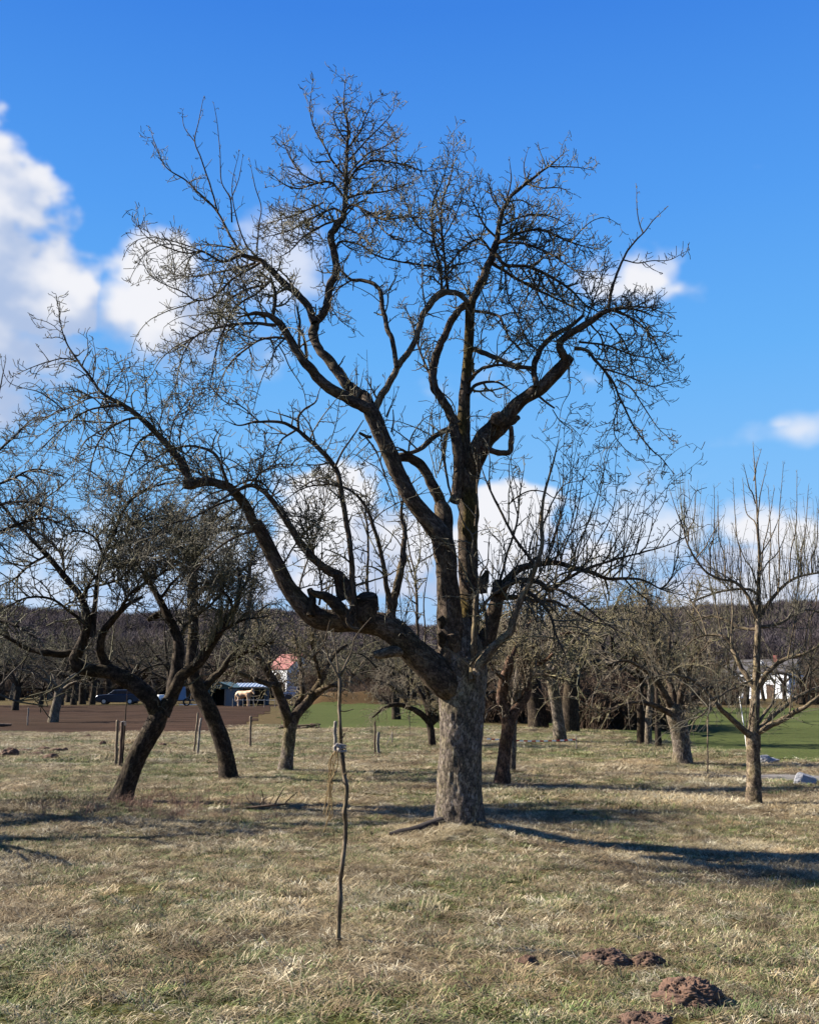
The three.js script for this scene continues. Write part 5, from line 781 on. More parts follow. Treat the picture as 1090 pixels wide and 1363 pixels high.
// ---------------------------------------------------------------- thickets at the field edge and the wood on the hill
{
  const R = rng(999), m4 = new THREE.Matrix4(), q = new THREE.Quaternion(), up = V3(0, 1, 0);
  // a bare shrub: many thin stems fanning up
  const shrub = (seed) => { const r = rng(seed), g = new Geo(); for (let i = 0; i < 110; i++) { const a = r() * 6.28, s = r() * .9, p = V3((r() - .5) * 1.1, 0, (r() - .5) * 1.1), d = V3(Math.cos(a) * s, 1, Math.sin(a) * s).normalize(), L = .5 + .8 * r(), m = p.clone().addScaledVector(d, L * .5), e = d.clone().add(V3((r() - .5) * .6, (r() - .4) * .4, (r() - .5) * .6)).normalize(), k = .7 + .7 * r(); twig(g, [p, m, m.clone().addScaledVector(e, L * .5)], .014, .006, 3, [k, k * .95, k * .88]); for (let j = 0; j < 3; j++) { const b = V3(r() - .5, r() * .6, r() - .5).normalize(), s0 = m.clone().addScaledVector(e, L * .5 * r()); twig(g, [s0, s0.clone().addScaledVector(b, .15), s0.clone().addScaledVector(b, .28 + .1 * r())], .008, .005, 3, [k, k * .95, k * .88]); } } return g.geometry(); };
  const shrubs = [shrub(1), shrub(2), shrub(3)], lists = [[], [], []];
  const put = (x, d, s, tint) => lists[Math.floor(R() * 3)].push([onGround(x, -d, .1), s, tint]);
  for (let i = 0; i < 620; i++) { const px = lerp(-120, 1210, R()), d = 150 + 40 * R(); if ((px > 360 && px < 412) || (px > 955 && px < 1062) || (px > 30 && px < 60)) continue; put((px - PW / 2) / F * d, d, 2.6 + 2.2 * R(), R()); }
  for (let i = 0; i < 46; i++) { const px = lerp(770, 870, R()), d = 40 + 8 * R(); put((px - PW / 2) / F * d, d, 1 + 1.1 * R(), R()); }       // grey thicket behind the right-hand group
  for (let i = 0; i < 60; i++) { const px = lerp(640, 740, R()), d = 52 + 12 * R(); put((px - PW / 2) / F * d, d, 1 + 1.0 * R(), R()); }
  for (let i = 0; i < 60; i++) { const px = lerp(880, 1120, R()), d = 100 + 20 * R(); if (px > 962 && px < 1058) continue; put((px - PW / 2) / F * d, d, 1.4 + 1.4 * R(), R()); }
  for (let i = 0; i < 40; i++) { const px = lerp(415, 520, R()), d = 106 + 8 * R(); put((px - PW / 2) / F * d, d, .9 + .9 * R(), R()); }
  const tg = new THREE.Group(); tg.name = 'thicket'; tg.userData.kind = 'stuff'; tg.userData.label = 'bare brown thickets along the far edges of the fields'; scene.add(tg);
  lists.forEach((l, i) => { const im = new THREE.InstancedMesh(shrubs[i], M.twigFar, l.length); im.name = 'thicket_shrubs'; im.userData.kind = 'stuff'; l.forEach(([p, s, t], j) => { m4.compose(p, q.setFromAxisAngle(up, R() * 6.28), V3(s, s * (.8 + .4 * R()), s)); im.setMatrixAt(j, m4); const k = .6 + .6 * t; im.setColorAt(j, new THREE.Color().setRGB(k * 1.1, k * .95, k * .9)); }); im.castShadow = im.receiveShadow = true; tg.add(im); });
  // a bare forest tree seen from far off
  const wood = (seed) => { const r = rng(seed), g = new Geo(); twig(g, [V3(0, -.5, 0), V3(0, 4, 0), V3(.2, 9, .1)], .22, .08, 4, [1, 1, 1]); for (let i = 0; i < 90; i++) { const h = 3 + 7 * r(), a = r() * 6.28, s = .25 + .9 * r(), d = V3(Math.cos(a) * s, .9, Math.sin(a) * s).normalize(), L = (3.6 - .22 * h) * (.6 + .8 * r()) + .8, k = .7 + .6 * r(), p = V3(0, h, 0).addScaledVector(V3(Math.cos(a), 0, Math.sin(a)), .15 + 1.4 * r() * (r() < .6 ? 1 : 0)); twig(g, [p, p.clone().addScaledVector(d, L * .5), p.clone().addScaledVector(d, L).add(V3((r() - .5) * .5, 0, (r() - .5) * .5))], .075, .03, 3, [k, k, k]); } return g.geometry(); };
  const woods = [wood(11), wood(12), wood(13)], wl = [[], [], []];
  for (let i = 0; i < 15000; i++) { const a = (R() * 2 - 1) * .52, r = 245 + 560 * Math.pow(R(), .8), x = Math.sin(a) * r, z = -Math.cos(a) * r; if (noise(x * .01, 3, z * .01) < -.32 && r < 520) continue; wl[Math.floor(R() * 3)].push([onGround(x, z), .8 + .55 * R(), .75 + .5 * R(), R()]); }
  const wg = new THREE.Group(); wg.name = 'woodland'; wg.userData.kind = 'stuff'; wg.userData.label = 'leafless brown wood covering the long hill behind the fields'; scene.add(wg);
  wl.forEach((l, i) => { const im = new THREE.InstancedMesh(woods[i], M.twigFar, l.length); im.name = 'woodland_trees'; im.userData.kind = 'stuff'; l.forEach(([p, s, k, t], j) => { m4.compose(p, q.setFromAxisAngle(up, R() * 6.28), V3(s * 1.15, s, s * 1.15)); im.setMatrixAt(j, m4); im.setColorAt(j, new THREE.Color().setRGB(k * lerp(.9, 1.02, t), k * .93, k * lerp(1.38, 1.12, t))); }); im.castShadow = im.receiveShadow = true; wg.add(im); });  // blue lean of the tint paints distance haze onto the brown trees
}

// ---------------------------------------------------------------- things in the orchard and behind it
const box = (w, h, d, x = 0, y = 0, z = 0) => new THREE.BoxGeometry(w, h, d).translate(x, y, z);
const put = (px, py) => ground(px, py);
const pxm = (p) => -p.z / F;   // metres per photo pixel there
std('stakeWood', { color: C(.24, .19, .135), map: barkMap, roughness: .9 }); std('greyWood', { color: C(.3, .28, .26), map: barkMap, roughness: .9 });
std('whitePaint', { color: C(.74, .74, .73), roughness: .7 }); std('render', { color: C(.72, .73, .75), roughness: .9 }); std('redTile', { color: C(.17, .045, .036), roughness: .8 }); std('darkRoof', { color: C(.055, .05, .052), roughness: .8 });
std('darkInside', { color: C(.02, .02, .022) }); std('greenPaint', { color: C(.035, .075, .07), roughness: .6 }); std('bluePaint', { color: C(.085, .095, .105), roughness: .6 }); std('sheetMetal', { color: C(.45, .48, .52), roughness: .4, metalness: .5 });
std('carBlue', { color: C(.02, .03, .055), roughness: .3, metalness: .3 }); std('carDark', { color: C(.03, .032, .045), roughness: .3, metalness: .3 }); std('rubber', { color: C(.012, .012, .012) }); std('glassDark', { color: C(.03, .035, .045), roughness: .08 }); std('lampGlass', { color: C(.6, .6, .6), roughness: .2 });
std('tarp', { color: C(.1, .15, .22), roughness: .5 }); std('redPlastic', { color: C(.45, .05, .035), roughness: .6 }); std('cord', { color: C(.19, .125, .05), roughness: .9 }); std('cordGrey', { color: C(.22, .19, .17), roughness: .9 }); std('hairPale', { color: C(.42, .33, .22), roughness: .8 }); std('horse', { color: C(.42, .26, .145), vertexColors: true, roughness: .7 });
std('rock', { color: C(.2, .2, .21), roughness: .9, bumpMap: clodBump, bumpScale: .01 }); std('molehill', { color: C(.092, .05, .031), roughness: 1, bumpMap: clodBump, bumpScale: .01 }); std('paintedShade', { color: C(.016, .01, .008), roughness: 1 }); std('deadWood', { color: C(.13, .085, .06), map: barkMap, roughness: .95 });

// stakes: a rough post with a chamfered top
function stake(px, py, ptop, rpx, label, o = {}) {
  const p = put(px, py), m = pxm(p), h = (py - ptop) * m, r = Math.max(.012, rpx * m), g = new Geo(), lean = (o.lean ?? 0) * m, t = thing('stake', label, 'stake', p, 0, o.group);
  limbGeo(g, [V3(0, -.15, 0), V3(lean * .5, h * .5, 0), V3(lean, h * .97, 0), V3(lean, h, 0)], [r * 1.05, r, r, r * .7], { sides: 9, step: .08, seed: px, bark: .4 }); g.build('post', o.mat ?? M.stakeWood, t); return t;
}
stake(154.5, 1019, 961, 1.9, 'light wooden stake, thinner of the pair before the ploughed strip'); stake(160.5, 1020, 964, 2.1, 'dark wooden stake tied against its lighter twin before the ploughed strip', { mat: M.deadWood });
stake(258, 1003, 951, 1.3, 'leaning light stake beside the stem of the second leaning tree', { lean: 4 }); { const t = stake(263, 1004, 958, 1.5, 'grey stake with a strip of wire guard by the second leaning tree', { lean: 3, mat: M.greyWood }); }
stake(333, 995, 955, 1.6, 'single wooden stake between the second leaning tree and the V-forked tree'); stake(499, 1004, 962, 1.2, 'thin dark stake, taller of two left of the big trunk'.replace('left of', 'before the green field near'), { mat: M.deadWood }); stake(503.5, 1004, 976, 1.9, 'short pale stake beside a thin dark one near the big trunk', { mat: M.greyWood });
stake(522, 990, 975, .8, 'tiny stake in the grass with a thin slat leaning on it', { mat: M.greyWood }); stake(37, 966, 943, .9, 'thin pale post standing in front of the ploughed soil', { mat: M.greyWood });
stake(446, 1005, 962, 2.2, 'grey post standing behind the tied sapling', { mat: M.greyWood }); stake(941, 1031, 956, .9, 'slender bare rod stuck in the grass near the young tree', { lean: 4 }); stake(995, 1003, 930, .7, 'thin white rod behind the young tree', { lean: -7, mat: M.whitePaint }); stake(767, 999, 981, .7, 'little post at the end of the striped tape', { mat: M.greyWood });
{ const p = put(516, 992), m = pxm(p), t = thing('slat', 'thin pale slat leaning on the tiny stake', 'slat', p), g = new Geo(); twig(g, [V3(-3 * m, -.02, 0), V3(2 * m, 7 * m, 0), V3(6 * m, 15 * m, .02)], .012, .012, 4, [1, 1, 1]); g.build('batten', M.greyWood, t); }
{ // young tree between the pair of stakes
  const p = put(163, 1018), m = pxm(p), t = thing('young_tree', 'thin whip of a tree growing between the pair of stakes', 'tree', p), g = new Geo(); limbGeo(g, [V3(0, -.05, 0), V3(m, 40 * m, 0), V3(1.5 * m, 62 * m, 0), V3(2.5 * m, 95 * m, 0)], [1.1 * m, 1 * m, .8 * m, .3 * m], { sides: 6, step: .06 }); g.build('stem', M.barkDark, t);
  const k = new Geo(); for (let i = 0; i < 3; i++) twig(k, [V3(-4 * m, (50 + i * 2) * m, 2.4 * m), V3(0, (51 + i * 2) * m, 3 * m), V3(3 * m, (50 + i * 2) * m, 1 * m)], .012, .012, 5, [1, 1, 1]); k.build('tie', M.cordGrey, t);
}
// striped barrier tape
{ const a = put(648, 999), b = put(767, 999), t = thing('barrier_tape', 'red and white striped tape strung low across the grass to a little post', 'tape', a), n = 22, d = V3().subVectors(b, a), m = pxm(a); for (let i = 0; i < n; i++) { const f = (i + .5) / n, y = lerp(15, 14, f) * m - .05 * Math.sin(f * Math.PI), s = mesh('stripe', box(d.length() / n, .034, .004), i % 2 ? M.redPlastic : M.whitePaint, t); s.position.set(d.x * f, d.y * f + y, d.z * f); s.rotation.y = -Math.atan2(d.z, d.x); } }
// cord on the sapling
{
  const D = -ground(450, 1254).z, at0 = (x, y, z = 0) => at(x, y, D - z), o = at0(456, 996), t = thing('cord', 'frayed tan cord knotted round the sapling and hanging down', 'cord', o), R = rng(5), g = new Geo();
  for (let i = 0; i < 5; i++) { const dy = (i - 2) * .011, c = new THREE.CatmullRomCurve3([0, 1, 2, 3, 4, 5].map((k) => V3(Math.cos(k * 1.047) * (.021 + .005 * R()) - .006 * (k > 1 && k < 5), dy + (R() - .5) * .012, Math.sin(k * 1.047) * .022)), true); twig(g, c.getPoints(22), .0046, .0046, 6, [1, 1, 1]); }
  const kn = new Geo(); twig(kn, new THREE.CatmullRomCurve3([at0(450, 990, .02), at0(445, 995, .03), at0(449, 1001, .03), at0(453, 995, .03), at0(447, 992, .03)].map((p) => p.sub(o)), true).getPoints(26),   .006, .006, 7, [1, 1, 1]);
  g.build('binding', M.cordGrey, t); kn.build('knot', M.cordGrey, t);
  const strands = [['448 998, 442 1008, 440 1022, 442 1040, 440 1062, 436 1076, 434 1090'], ['448 1000, 446 1014, 441 1028, 439 1048, 441 1070, 443 1082, 436 1094, 431 1108'], ['446 1000, 439 1012, 438 1028, 437 1050, 433 1068, 431 1084'], ['449 1000, 450 1014, 447 1026, 443 1034, 440 1046, 442 1072, 438 1090'], ['447 999, 443 1016, 445 1030, 440 1040, 438 1070, 438 1086, 433 1100']];
  strands.forEach(([s], i) => { const sg = new Geo(), P = s.split(',').map((q) => { const [x, y] = q.trim().split(' ').map(Number); return at0(x, y, .035 + .015 * (i - 2) + .01 * R()).sub(o); }), c = new THREE.CatmullRomCurve3(P).getPoints(46).map((p) => p.add(V3((R() - .5) * .005, 0, (R() - .5) * .005))); twig(sg, c, .0042, .0026, 6, [1, 1, 1]); for (let j = 0; j < 14; j++) { const p = c[2 + Math.floor(R() * 43)]; twig(sg, [p, p.clone().add(V3((R() - .5) * .03, -.02 * R(), (R() - .5) * .03)), p.clone().add(V3((R() - .5) * .05, -.05 * R(), (R() - .5) * .04))], .002, .001, 3, [1, 1, 1]); } sg.build('strand', M.cord, t); });
}
// molehills
function molehill(px, py, wpx, hpx, label, seed, group, o = {}) {
  const p = put(px, py), m = pxm(p), w = wpx * m * .5, h = hpx * m, R = rng(seed), t = thing(o.name ?? 'molehill', label, o.cat ?? 'molehill', p, o.turn ?? 0, group), mat = o.mat ?? M.molehill, g = new THREE.SphereGeometry(1, 72, 34, 0, 6.2832, 0, 1.75), a = g.attributes.position, v = V3();
  for (let i = 0; i < a.count; i++) { v.fromBufferAttribute(a, i); const vy = v.y; v.y *= .4; const k = 1 + .3 * noise(v.x * 2 + seed, v.y * 2, v.z * 2) + .1 * noise(v.x * 7, v.y * 7 + seed, v.z * 7) + .09 * noise(v.x * 17, v.y * 17, v.z * 17 + seed) + .06 * noise(v.x * 35, v.y * 35 + seed, v.z * 35); a.setXYZ(i, v.x * w * k, vy * h * k * (1 + .2 * v.x), v.z * w * .85 * k); } g.computeVertexNormals();
  mesh('mound', g, mat, t);
  if (wpx > 30) { const cl = []; for (let i = 0; i < 260; i++) { const an = R() * 6.28, rr = w * (.2 + 1.0 * R()), s = (.004 + .012 * R() * R()), c = new THREE.IcosahedronGeometry(s, 1), ca = c.attributes.position; for (let j = 0; j < ca.count; j++) { v.fromBufferAttribute(ca, j).multiplyScalar(1 + .5 * noise(ca.getX(j) * 40 + i, ca.getY(j) * 40, ca.getZ(j) * 40)); ca.setXYZ(j, v.x, v.y * .8, v.z); } c.computeVertexNormals(); cl.push(c.translate(Math.cos(an) * rr, Math.max(.0, h * (1 - (rr / w) ** 2)) + s * .3, Math.sin(an) * rr * .85)); } const k = mesh('clods', mergeGeometries(cl), mat, t); k.userData.kind = 'stuff'; }
}
molehill(915, 1334, 86, 25, 'largest fresh brown molehill, near the bottom border', 1); molehill(805, 1281, 58, 14, 'long brown molehill, the upper one beside a smaller heap', 2); molehill(862, 1283, 40, 12, 'small crumbly molehill just beside the long one', 3); molehill(856, 1366, 66, 14, 'molehill cut off by the bottom border', 4);
molehill(700, 1284, 30, 10, 'low earthy hump under dry grass near the long molehill', 5); molehill(12, 1006, 24, 9, 'rounded dark molehill, biggest of the row at the left border', 6);
for (const [i, [x, y, w, h]] of [[30, 1001, 22, 4], [48, 1005, 20, 4], [58, 998, 16, 4], [74, 1001, 18, 5], [86, 1000, 10, 4], [137, 992, 9, 5], [68, 1010, 20, 6], [216, 993, 12, 4], [232, 991, 10, 3], [500, 1009, 12, 3], [118, 981, 10, 3]].entries()) molehill(x, y, w, h, 'low brown molehill in the dry grass before the ploughed strip', 20 + i, 'low molehills before the ploughed strip');
// rocks by the path
function rock(px, py, wpx, hpx, label, seed, parts) {
  const p = put(px, py), m = pxm(p), t = thing('rock', label, 'rock', p), v = V3();
  parts.forEach(([ox, oy, w, h], k) => { const g = new THREE.IcosahedronGeometry(1, 6), a = g.attributes.position, R = rng(seed + k), cuts = Array.from({ length: 13 }, () => [V3(R() - .5, R() - .3, R() - .5).normalize(), .36 + .3 * R()]); for (let i = 0; i < a.count; i++) { v.fromBufferAttribute(a, i); for (const [n, d] of cuts) { const q = v.dot(n); if (q > d) v.addScaledVector(n, d - q); } v.multiplyScalar(1.35 + .1 * noise(v.x * 5 + seed, v.y * 5, v.z * 5) + .06 * noise(v.x * 14, v.y * 14, v.z * 14)); a.setXYZ(i, v.x * w * m * .6 + ox * m, (v.y * .62 + .45) * h * m * .8 + oy * m, v.z * w * m * .5); } g.computeVertexNormals(); mesh(k ? 'slab' : 'boulder', g, M.rock, t); });
}
rock(1020, 1017, 20, 18, 'jagged grey white rock half hidden behind the young tree', 3, [[-1, 0, 15, 19], [8, 0, 16, 12], [-8, 0, 9, 12]]); rock(1070, 1045, 26, 20, 'pointed pale grey rock in the grass at the path edge', 8, [[-2, 0, 22, 21], [9, -1, 12, 12]]);
// brush pile and fallen wood
function sticks(name, label, cat, px, py, list, mat) { const p = put(px, py), m = pxm(p), t = thing(name, label, cat, p), R = rng(px); for (const [x0, y0, x1, y1, r] of list) { const g = new Geo(); limbGeo(g, [V3(x0 * m, y0 * m, (R() - .5) * .3), V3((x0 + x1) / 2 * m, ((y0 + y1) / 2 + 1 * R()) * m, (R() - .5) * .3), V3(x1 * m, y1 * m, (R() - .5) * .3)], [r * m, r * m * .9, r * m * .6], { sides: 7, step: .08, bark: .3, seed: R() * 9 }); g.build(name === 'brush_pile' || name === 'fallen_branch' ? 'stick' : 'wood', mat, t); } }
sticks('brush_pile', 'heap of cut brown branches on the edge of the green field', 'brush pile', 402, 971, [[-26, 1, 24, 3, 1.4], [-20, 3, 18, 6, 1.1], [-28, 4, 4, 2, 1.3], [-6, 1, 24, 6, .9], [24, 2, 20, 7, .8], [10, 6, 24, 7, .7], [-24, 8, -4, 3, 1], [-14, 12, -20, 1, .8], [4, 2, 14, 8, .8], [-30, 2, -10, 7, 1.1], [-18, 1, 6, 1, 1.5]], M.deadWood);
sticks('fallen_branch', 'dead fallen branch with bare twigs lying in the grass before the forked trees', 'branch', 358, 1078, [[-28, 3, 26, 9, 1.6], [-6, 5, -8, 26, .7], [8, 7, 20, 28, .8], [20, 8, 36, 22, .7], [-18, 4, -32, 18, .6], [0, 6, 8, 22, .5], [-12, 5, -4, 16, .5], [12, 16, 24, 20, .4]], M.deadWood);
sticks('log', 'dark cut log lying at the border of the ploughed soil', 'log', 4, 968, [[-14, 2, 10, 3, 2.6]], M.deadWood);
{ const P = [[519, 1114], [536, 1111], [556, 1107], [574, 1101], [590, 1097], [606, 1094]].map(([x, y]) => put(x, y)), t = thing('root', 'dark strip of painted shade curving out from the foot of the big trunk', 'root', P[0]), g = new Geo(); limbGeo(g, P.map((p) => p.clone().sub(P[0]).add(V3(0, .012, 0))), [.035, .05, .055, .06, .07, .08], { sides: 12, step: .04, seed: 4 }); g.build('wood', M.paintedShade, t); }  // near-black raised strip painted in place of the shade cast across the mound

// horse: one continuous body
{
  const p = put(325, 940.2), t = thing('horse', 'tan horse with a pale mane and tail standing by the open shelter', 'horse', p, -.5);
  const B = [[-.62, 1.12, 0, .27, -.2, 1.08, 0, .29], [-.2, 1.08, 0, .29, .38, 1.14, 0, .27], [.38, 1.14, 0, .27, .62, 1.2, 0, .2], [.55, 1.2, 0, .2, .92, 1.36, .1, .13], [.92, 1.36, .1, .13, 1.06, 1.42, .14, .11], [1.04, 1.42, .14, .11, 1.26, 1.14, .2, .065], [1.02, 1.5, .18, .03, 1.02, 1.6, .18, .015], [1.02, 1.5, .1, .03, 1.02, 1.6, .1, .015]];
  for (const s of [-1, 1]) { B.push([.5, 1.0, .15 * s, .15, .5 + .05 * s, .62, .15 * s, .075], [.5 + .05 * s, .62, .15 * s, .075, .5 + .03 * s, .1, .15 * s, .045], [.5 + .03 * s, .1, .15 * s, .05, .56 + .03 * s, .02, .15 * s, .06]); B.push([-.62, 1.06, .15 * s, .22, -.52 + .08 * s, .78, .15 * s, .13], [-.52 + .08 * s, .78, .15 * s, .13, -.7 + .1 * s, .52, .15 * s, .07], [-.7 + .1 * s, .52, .15 * s, .07, -.66 + .1 * s, .1, .15 * s, .045], [-.66 + .1 * s, .1, .15 * s, .05, -.6 + .1 * s, .02, .15 * s, .06]); }
  const n = 84, mc = new MarchingCubes(n, M.horse, false, false, 60000), half = 1.35, cy = .95; mc.isolation = 0;
  const f = mc.field; let ii = 0; for (let k = 0; k < n; k++) for (let j = 0; j < n; j++) for (let i = 0; i < n; i++, ii++) { const x = (i - n / 2) / (n / 2) * half + .3, y = (j - n / 2) / (n / 2) * half + cy, z = (k - n / 2) / (n / 2) * half; let s = 0; for (const b of B) { const dx = b[4] - b[0], dy = b[5] - b[1], dz = b[6] - b[2], l = clamp(((x - b[0]) * dx + (y - b[1]) * dy + (z - b[2]) * dz) / (dx * dx + dy * dy + dz * dz)), d = Math.hypot(x - b[0] - dx * l, y - b[1] - dy * l, z - b[2] - dz * l) - lerp(b[3], b[7], l); s += Math.exp(-d * 28); } f[ii] = Math.log(s + 1e-12) / 28; }
  mc.update(); const cnt = mc.count, P = [], N = [], Cc = []; for (let i = 0; i < cnt; i++) { const x = mc.positionArray[i * 3] * half + .3, y = mc.positionArray[i * 3 + 1] * half + cy, z = mc.positionArray[i * 3 + 2] * half; P.push(x, y, z); N.push(mc.normalArray[i * 3], mc.normalArray[i * 3 + 1], mc.normalArray[i * 3 + 2]); const k = y < .55 ? 1.15 : x < -.5 ? 1.25 : 1; Cc.push(k, k * (x < -.5 ? 1.1 : 1), k * (x < -.5 ? 1.25 : 1)); }
  const g = new THREE.BufferGeometry(); g.setAttribute('position', new THREE.Float32BufferAttribute(P, 3)); g.setAttribute('normal', new THREE.Float32BufferAttribute(N, 3)); g.setAttribute('color', new THREE.Float32BufferAttribute(Cc, 3)); const m = mesh('body', g, M.horse, t);
  const tail = new Geo(); for (let i = 0; i < 12; i++) { const r = rng(i), z = (r() - .5) * .1; twig(tail, [V3(-.86, 1.22, z * .4), V3(-1.0, 1.05, z), V3(-1.02, .7, z * 1.4), V3(-.98, .42 + .1 * r(), z * 1.2)], .035, .012, 5, [1, 1, 1]); } tail.build('tail', M.hairPale, t);
  const mane = new Geo(); for (let i = 0; i < 12; i++) { const f2 = i / 11, x = lerp(.6, 1.0, f2), y = lerp(1.38, 1.52, f2); twig(mane, [V3(x, y, .02), V3(x - .06, y - .05, .12), V3(x - .08, y - .22, .17)], .04, .02, 5, [1, 1, 1]); } mane.build('mane', M.hairPale, t);
}
// sheds
{
  const p = put(292, 939.6), m = pxm(p), w = 40 * m, h = 22 * m, d = 3.2, t = thing('shed', 'dark green wooden shed with an open front and low gabled roof', 'shed', p, -.12);
  mesh('side_wall', box(.09, h, d, -w / 2 + .05, h / 2, -d / 2), M.greenPaint, t); mesh('side_wall', box(.09, h, d, w * .46, h / 2, -d / 2), M.bluePaint, t); mesh('back_wall', box(w * .94, h, .08, 0, h / 2, -d + .04), M.darkInside, t); mesh('front_wall', box(w * .26, h * .985, .08, w * .33, h * .49, -.05), M.bluePaint, t); mesh('front_wall', box(w * .16, h * .985, .08, -w * .42, h * .49, -.05), M.greenPaint, t); mesh('post', box(.1, h * .99, .1, w * .19, h * .49, .0), M.greyWood, t);
  for (const s of [-1, 1]) { const r = mesh('roof', box(w * .56, .07, d + .5), M.greenPaint, t); r.position.set(s * w * .255, h + 5 * m, -d / 2 + .1); r.rotation.z = -s * .33; }
  const sh = new THREE.Shape([new THREE.Vector2(-w * .48, 0), new THREE.Vector2(w * .48, 0), new THREE.Vector2(0, 9 * m)]); mesh('gable', new THREE.ExtrudeGeometry(sh, { depth: .06, bevelEnabled: false }).translate(0, h + .005, -.1), M.greenPaint, t); mesh('skylight', box(.5, .02, .4, w * .02, h + 4.2 * m, .12), M.whitePaint, t);
}
{
  const p = put(333, 938.5), m = pxm(p), w = 42 * m, h = 23 * m, d = 2.8, t = thing('shelter', 'open field shelter with a pale tin roof behind the horse', 'shelter', p, .05);
  const r = mesh('roof', box(w * 1.06, .06, d + .4, 0, h + .06, -d / 2), M.sheetMetal, t); r.rotation.x = .1; for (let i = 0; i < 10; i++) mesh('roof_rib', box(.05, .05, d + .4, -w * .5 + i * w / 9, h + .12, -d / 2), M.sheetMetal, r).position.y = -.0;
  mesh('back_wall', box(w, h * .96, .08, 0, h * .48, -d), M.darkInside, t); mesh('side_wall', box(.08, h * .96, d, w / 2, h * .48, -d / 2), M.darkInside, t); for (const x of [-.48, -.44, .1, .46]) mesh('post', box(.11, h, .11, x * w, h / 2, -.04), x < 0 ? M.whitePaint : M.greyWood, t); mesh('fascia', box(w * 1.05, .14, .03, 0, h - .02, .02), M.whitePaint, t);
}
// paddock tape in front of the horse
{ const a = put(310, 941.2), b = put(366, 942), t = thing('paddock_fence', 'thin white paddock tape on low posts in front of the horse', 'fence', a), d = V3().subVectors(b, a); for (let i = 0; i < 5; i++) mesh('post', new THREE.CylinderGeometry(.03, .035, .75, 7).translate(d.x * i / 4, d.y * i / 4 + .35, d.z * i / 4), M.greyWood, t); const r = mesh('tape', box(d.length(), .018, .01), M.whitePaint, t); r.position.set(d.x / 2, d.y / 2 + .62, d.z / 2); r.rotation.y = -Math.atan2(d.z, d.x); }
// cars
function car(px, py, turn, label, paint, tall) {
  const p = put(px, py), t = thing('parked_car', label, 'car', p, turn), H0 = tall ? .25 : 0, v = (x, y) => new THREE.Vector2(x, y);
  const lower = new THREE.Shape([v(-2.1, .35), v(-2.12, .72), v(-1.95, .86), v(-1.05, .95 + H0 * .5), v(1.9, .98 + H0 * .5), v(2.1, .8), v(2.12, .38), v(1.75, .3), v(-1.8, .3)]);
  const cab = new THREE.Shape([v(-1.1, .93 + H0 * .5), v(-.35, 1.42 + H0), v(1.35, 1.45 + H0), v(1.9, .97 + H0 * .5)]);
  mesh('body', new THREE.ExtrudeGeometry(lower, { depth: 1.56, bevelEnabled: true, bevelSize: .08, bevelThickness: .09, bevelSegments: 3 }).translate(0, 0, -.78), paint, t);
  mesh('cabin', new THREE.ExtrudeGeometry(cab, { depth: 1.3, bevelEnabled: true, bevelSize: .05, bevelThickness: .08, bevelSegments: 3 }).translate(0, 0, -.65), paint, t);
  const win = (a, b, c2, d2) => new THREE.Shape([v(a, 1.0 + H0 * .5), v(c2, 1.36 + H0), v(d2, 1.36 + H0), v(b, 1.0 + H0 * .5)]);
  for (const s of [-1, 1]) for (const w of [win(-.9, -.05, -.35, -.05), win(.03, .85, .03, .8), win(.93, 1.62, .9, 1.25)]) mesh('window', new THREE.ExtrudeGeometry(w, { depth: .02, bevelEnabled: false }).translate(0, 0, s * .745 - .01), M.glassDark, t);
  const ws = mesh('windscreen', box(.02, .56 + H0 * .4, 1.24), M.glassDark, t); ws.position.set(-.79, 1.18 + H0 * .75, 0); ws.rotation.z = -.99; 
  for (const x of [-1.3, 1.3]) for (const s of [-1, 1]) { const w = mesh('wheel', new THREE.CylinderGeometry(.32, .32, .2, 20).rotateX(Math.PI / 2), M.rubber, t); w.position.set(x, .32, s * .8); mesh('rim', new THREE.CylinderGeometry(.19, .19, .21, 14).rotateX(Math.PI / 2), M.sheetMetal, w); }
  for (const s of [-1, 1]) { mesh('headlight', box(.06, .14, .34, -2.17, .7, s * .56), M.lampGlass, t); mesh('tail_light', box(.06, .18, .22, 2.18, .76, s * .6), M.redPlastic, t); } mesh('bumper', box(.08, .2, 1.6, -2.2, .45, 0), M.carDark, t); mesh('grille', box(.04, .14, .6, -2.19, .7, 0), M.rubber, t);
}
car(158, 937.5, .08, 'dark blue car parked on the dry field behind the ploughed strip', M.carBlue); car(391, 933, Math.PI / 2 - .2, 'dark car facing forward in front of the white house', M.carDark, true);
// trailer and barrel
{
  const p = put(246, 939.5), t = thing('trailer', 'small farm trailer with a blue tarpaulin load seen between the leaning stems', 'trailer', p, .2);
  mesh('frame', box(1.9, .1, 1.1, 0, .5, 0), M.carDark, t); const tp = new THREE.BoxGeometry(1.0, 1.35, 1.0, 10, 12, 10), a = tp.attributes.position; for (let i = 0; i < a.count; i++) a.setXYZ(i, a.getX(i) * (1 - .18 * a.getY(i)) + .05 * noise(a.getX(i) * 5, a.getY(i) * 5, a.getZ(i) * 5), a.getY(i), a.getZ(i) * (1 - .25 * a.getY(i)) + .06 * noise(a.getZ(i) * 4, a.getY(i) * 6, 3)); tp.computeVertexNormals(); mesh('tarpaulin', tp.translate(-.45, 1.24, 0), M.tarp, t);
  for (const s of [-1, 1]) { const w = mesh('wheel', new THREE.TorusGeometry(.3, .07, 8, 20), M.rubber, t); w.position.set(.2, .36, s * .6); const f = new Geo(); twig(f, [V3(.1, .5, s * .5), V3(.55, 1.1, s * .4), V3(.75, 1.5, 0)], .035, .03, 6, [1, 1, 1]); f.build('strut', M.greyWood, t); } mesh('tow_bar', box(1.1, .06, .06, 1.4, .42, 0), M.greyWood, t); mesh('board', box(1.8, .06, .03, .4, .12, .62), M.whitePaint, t);
}
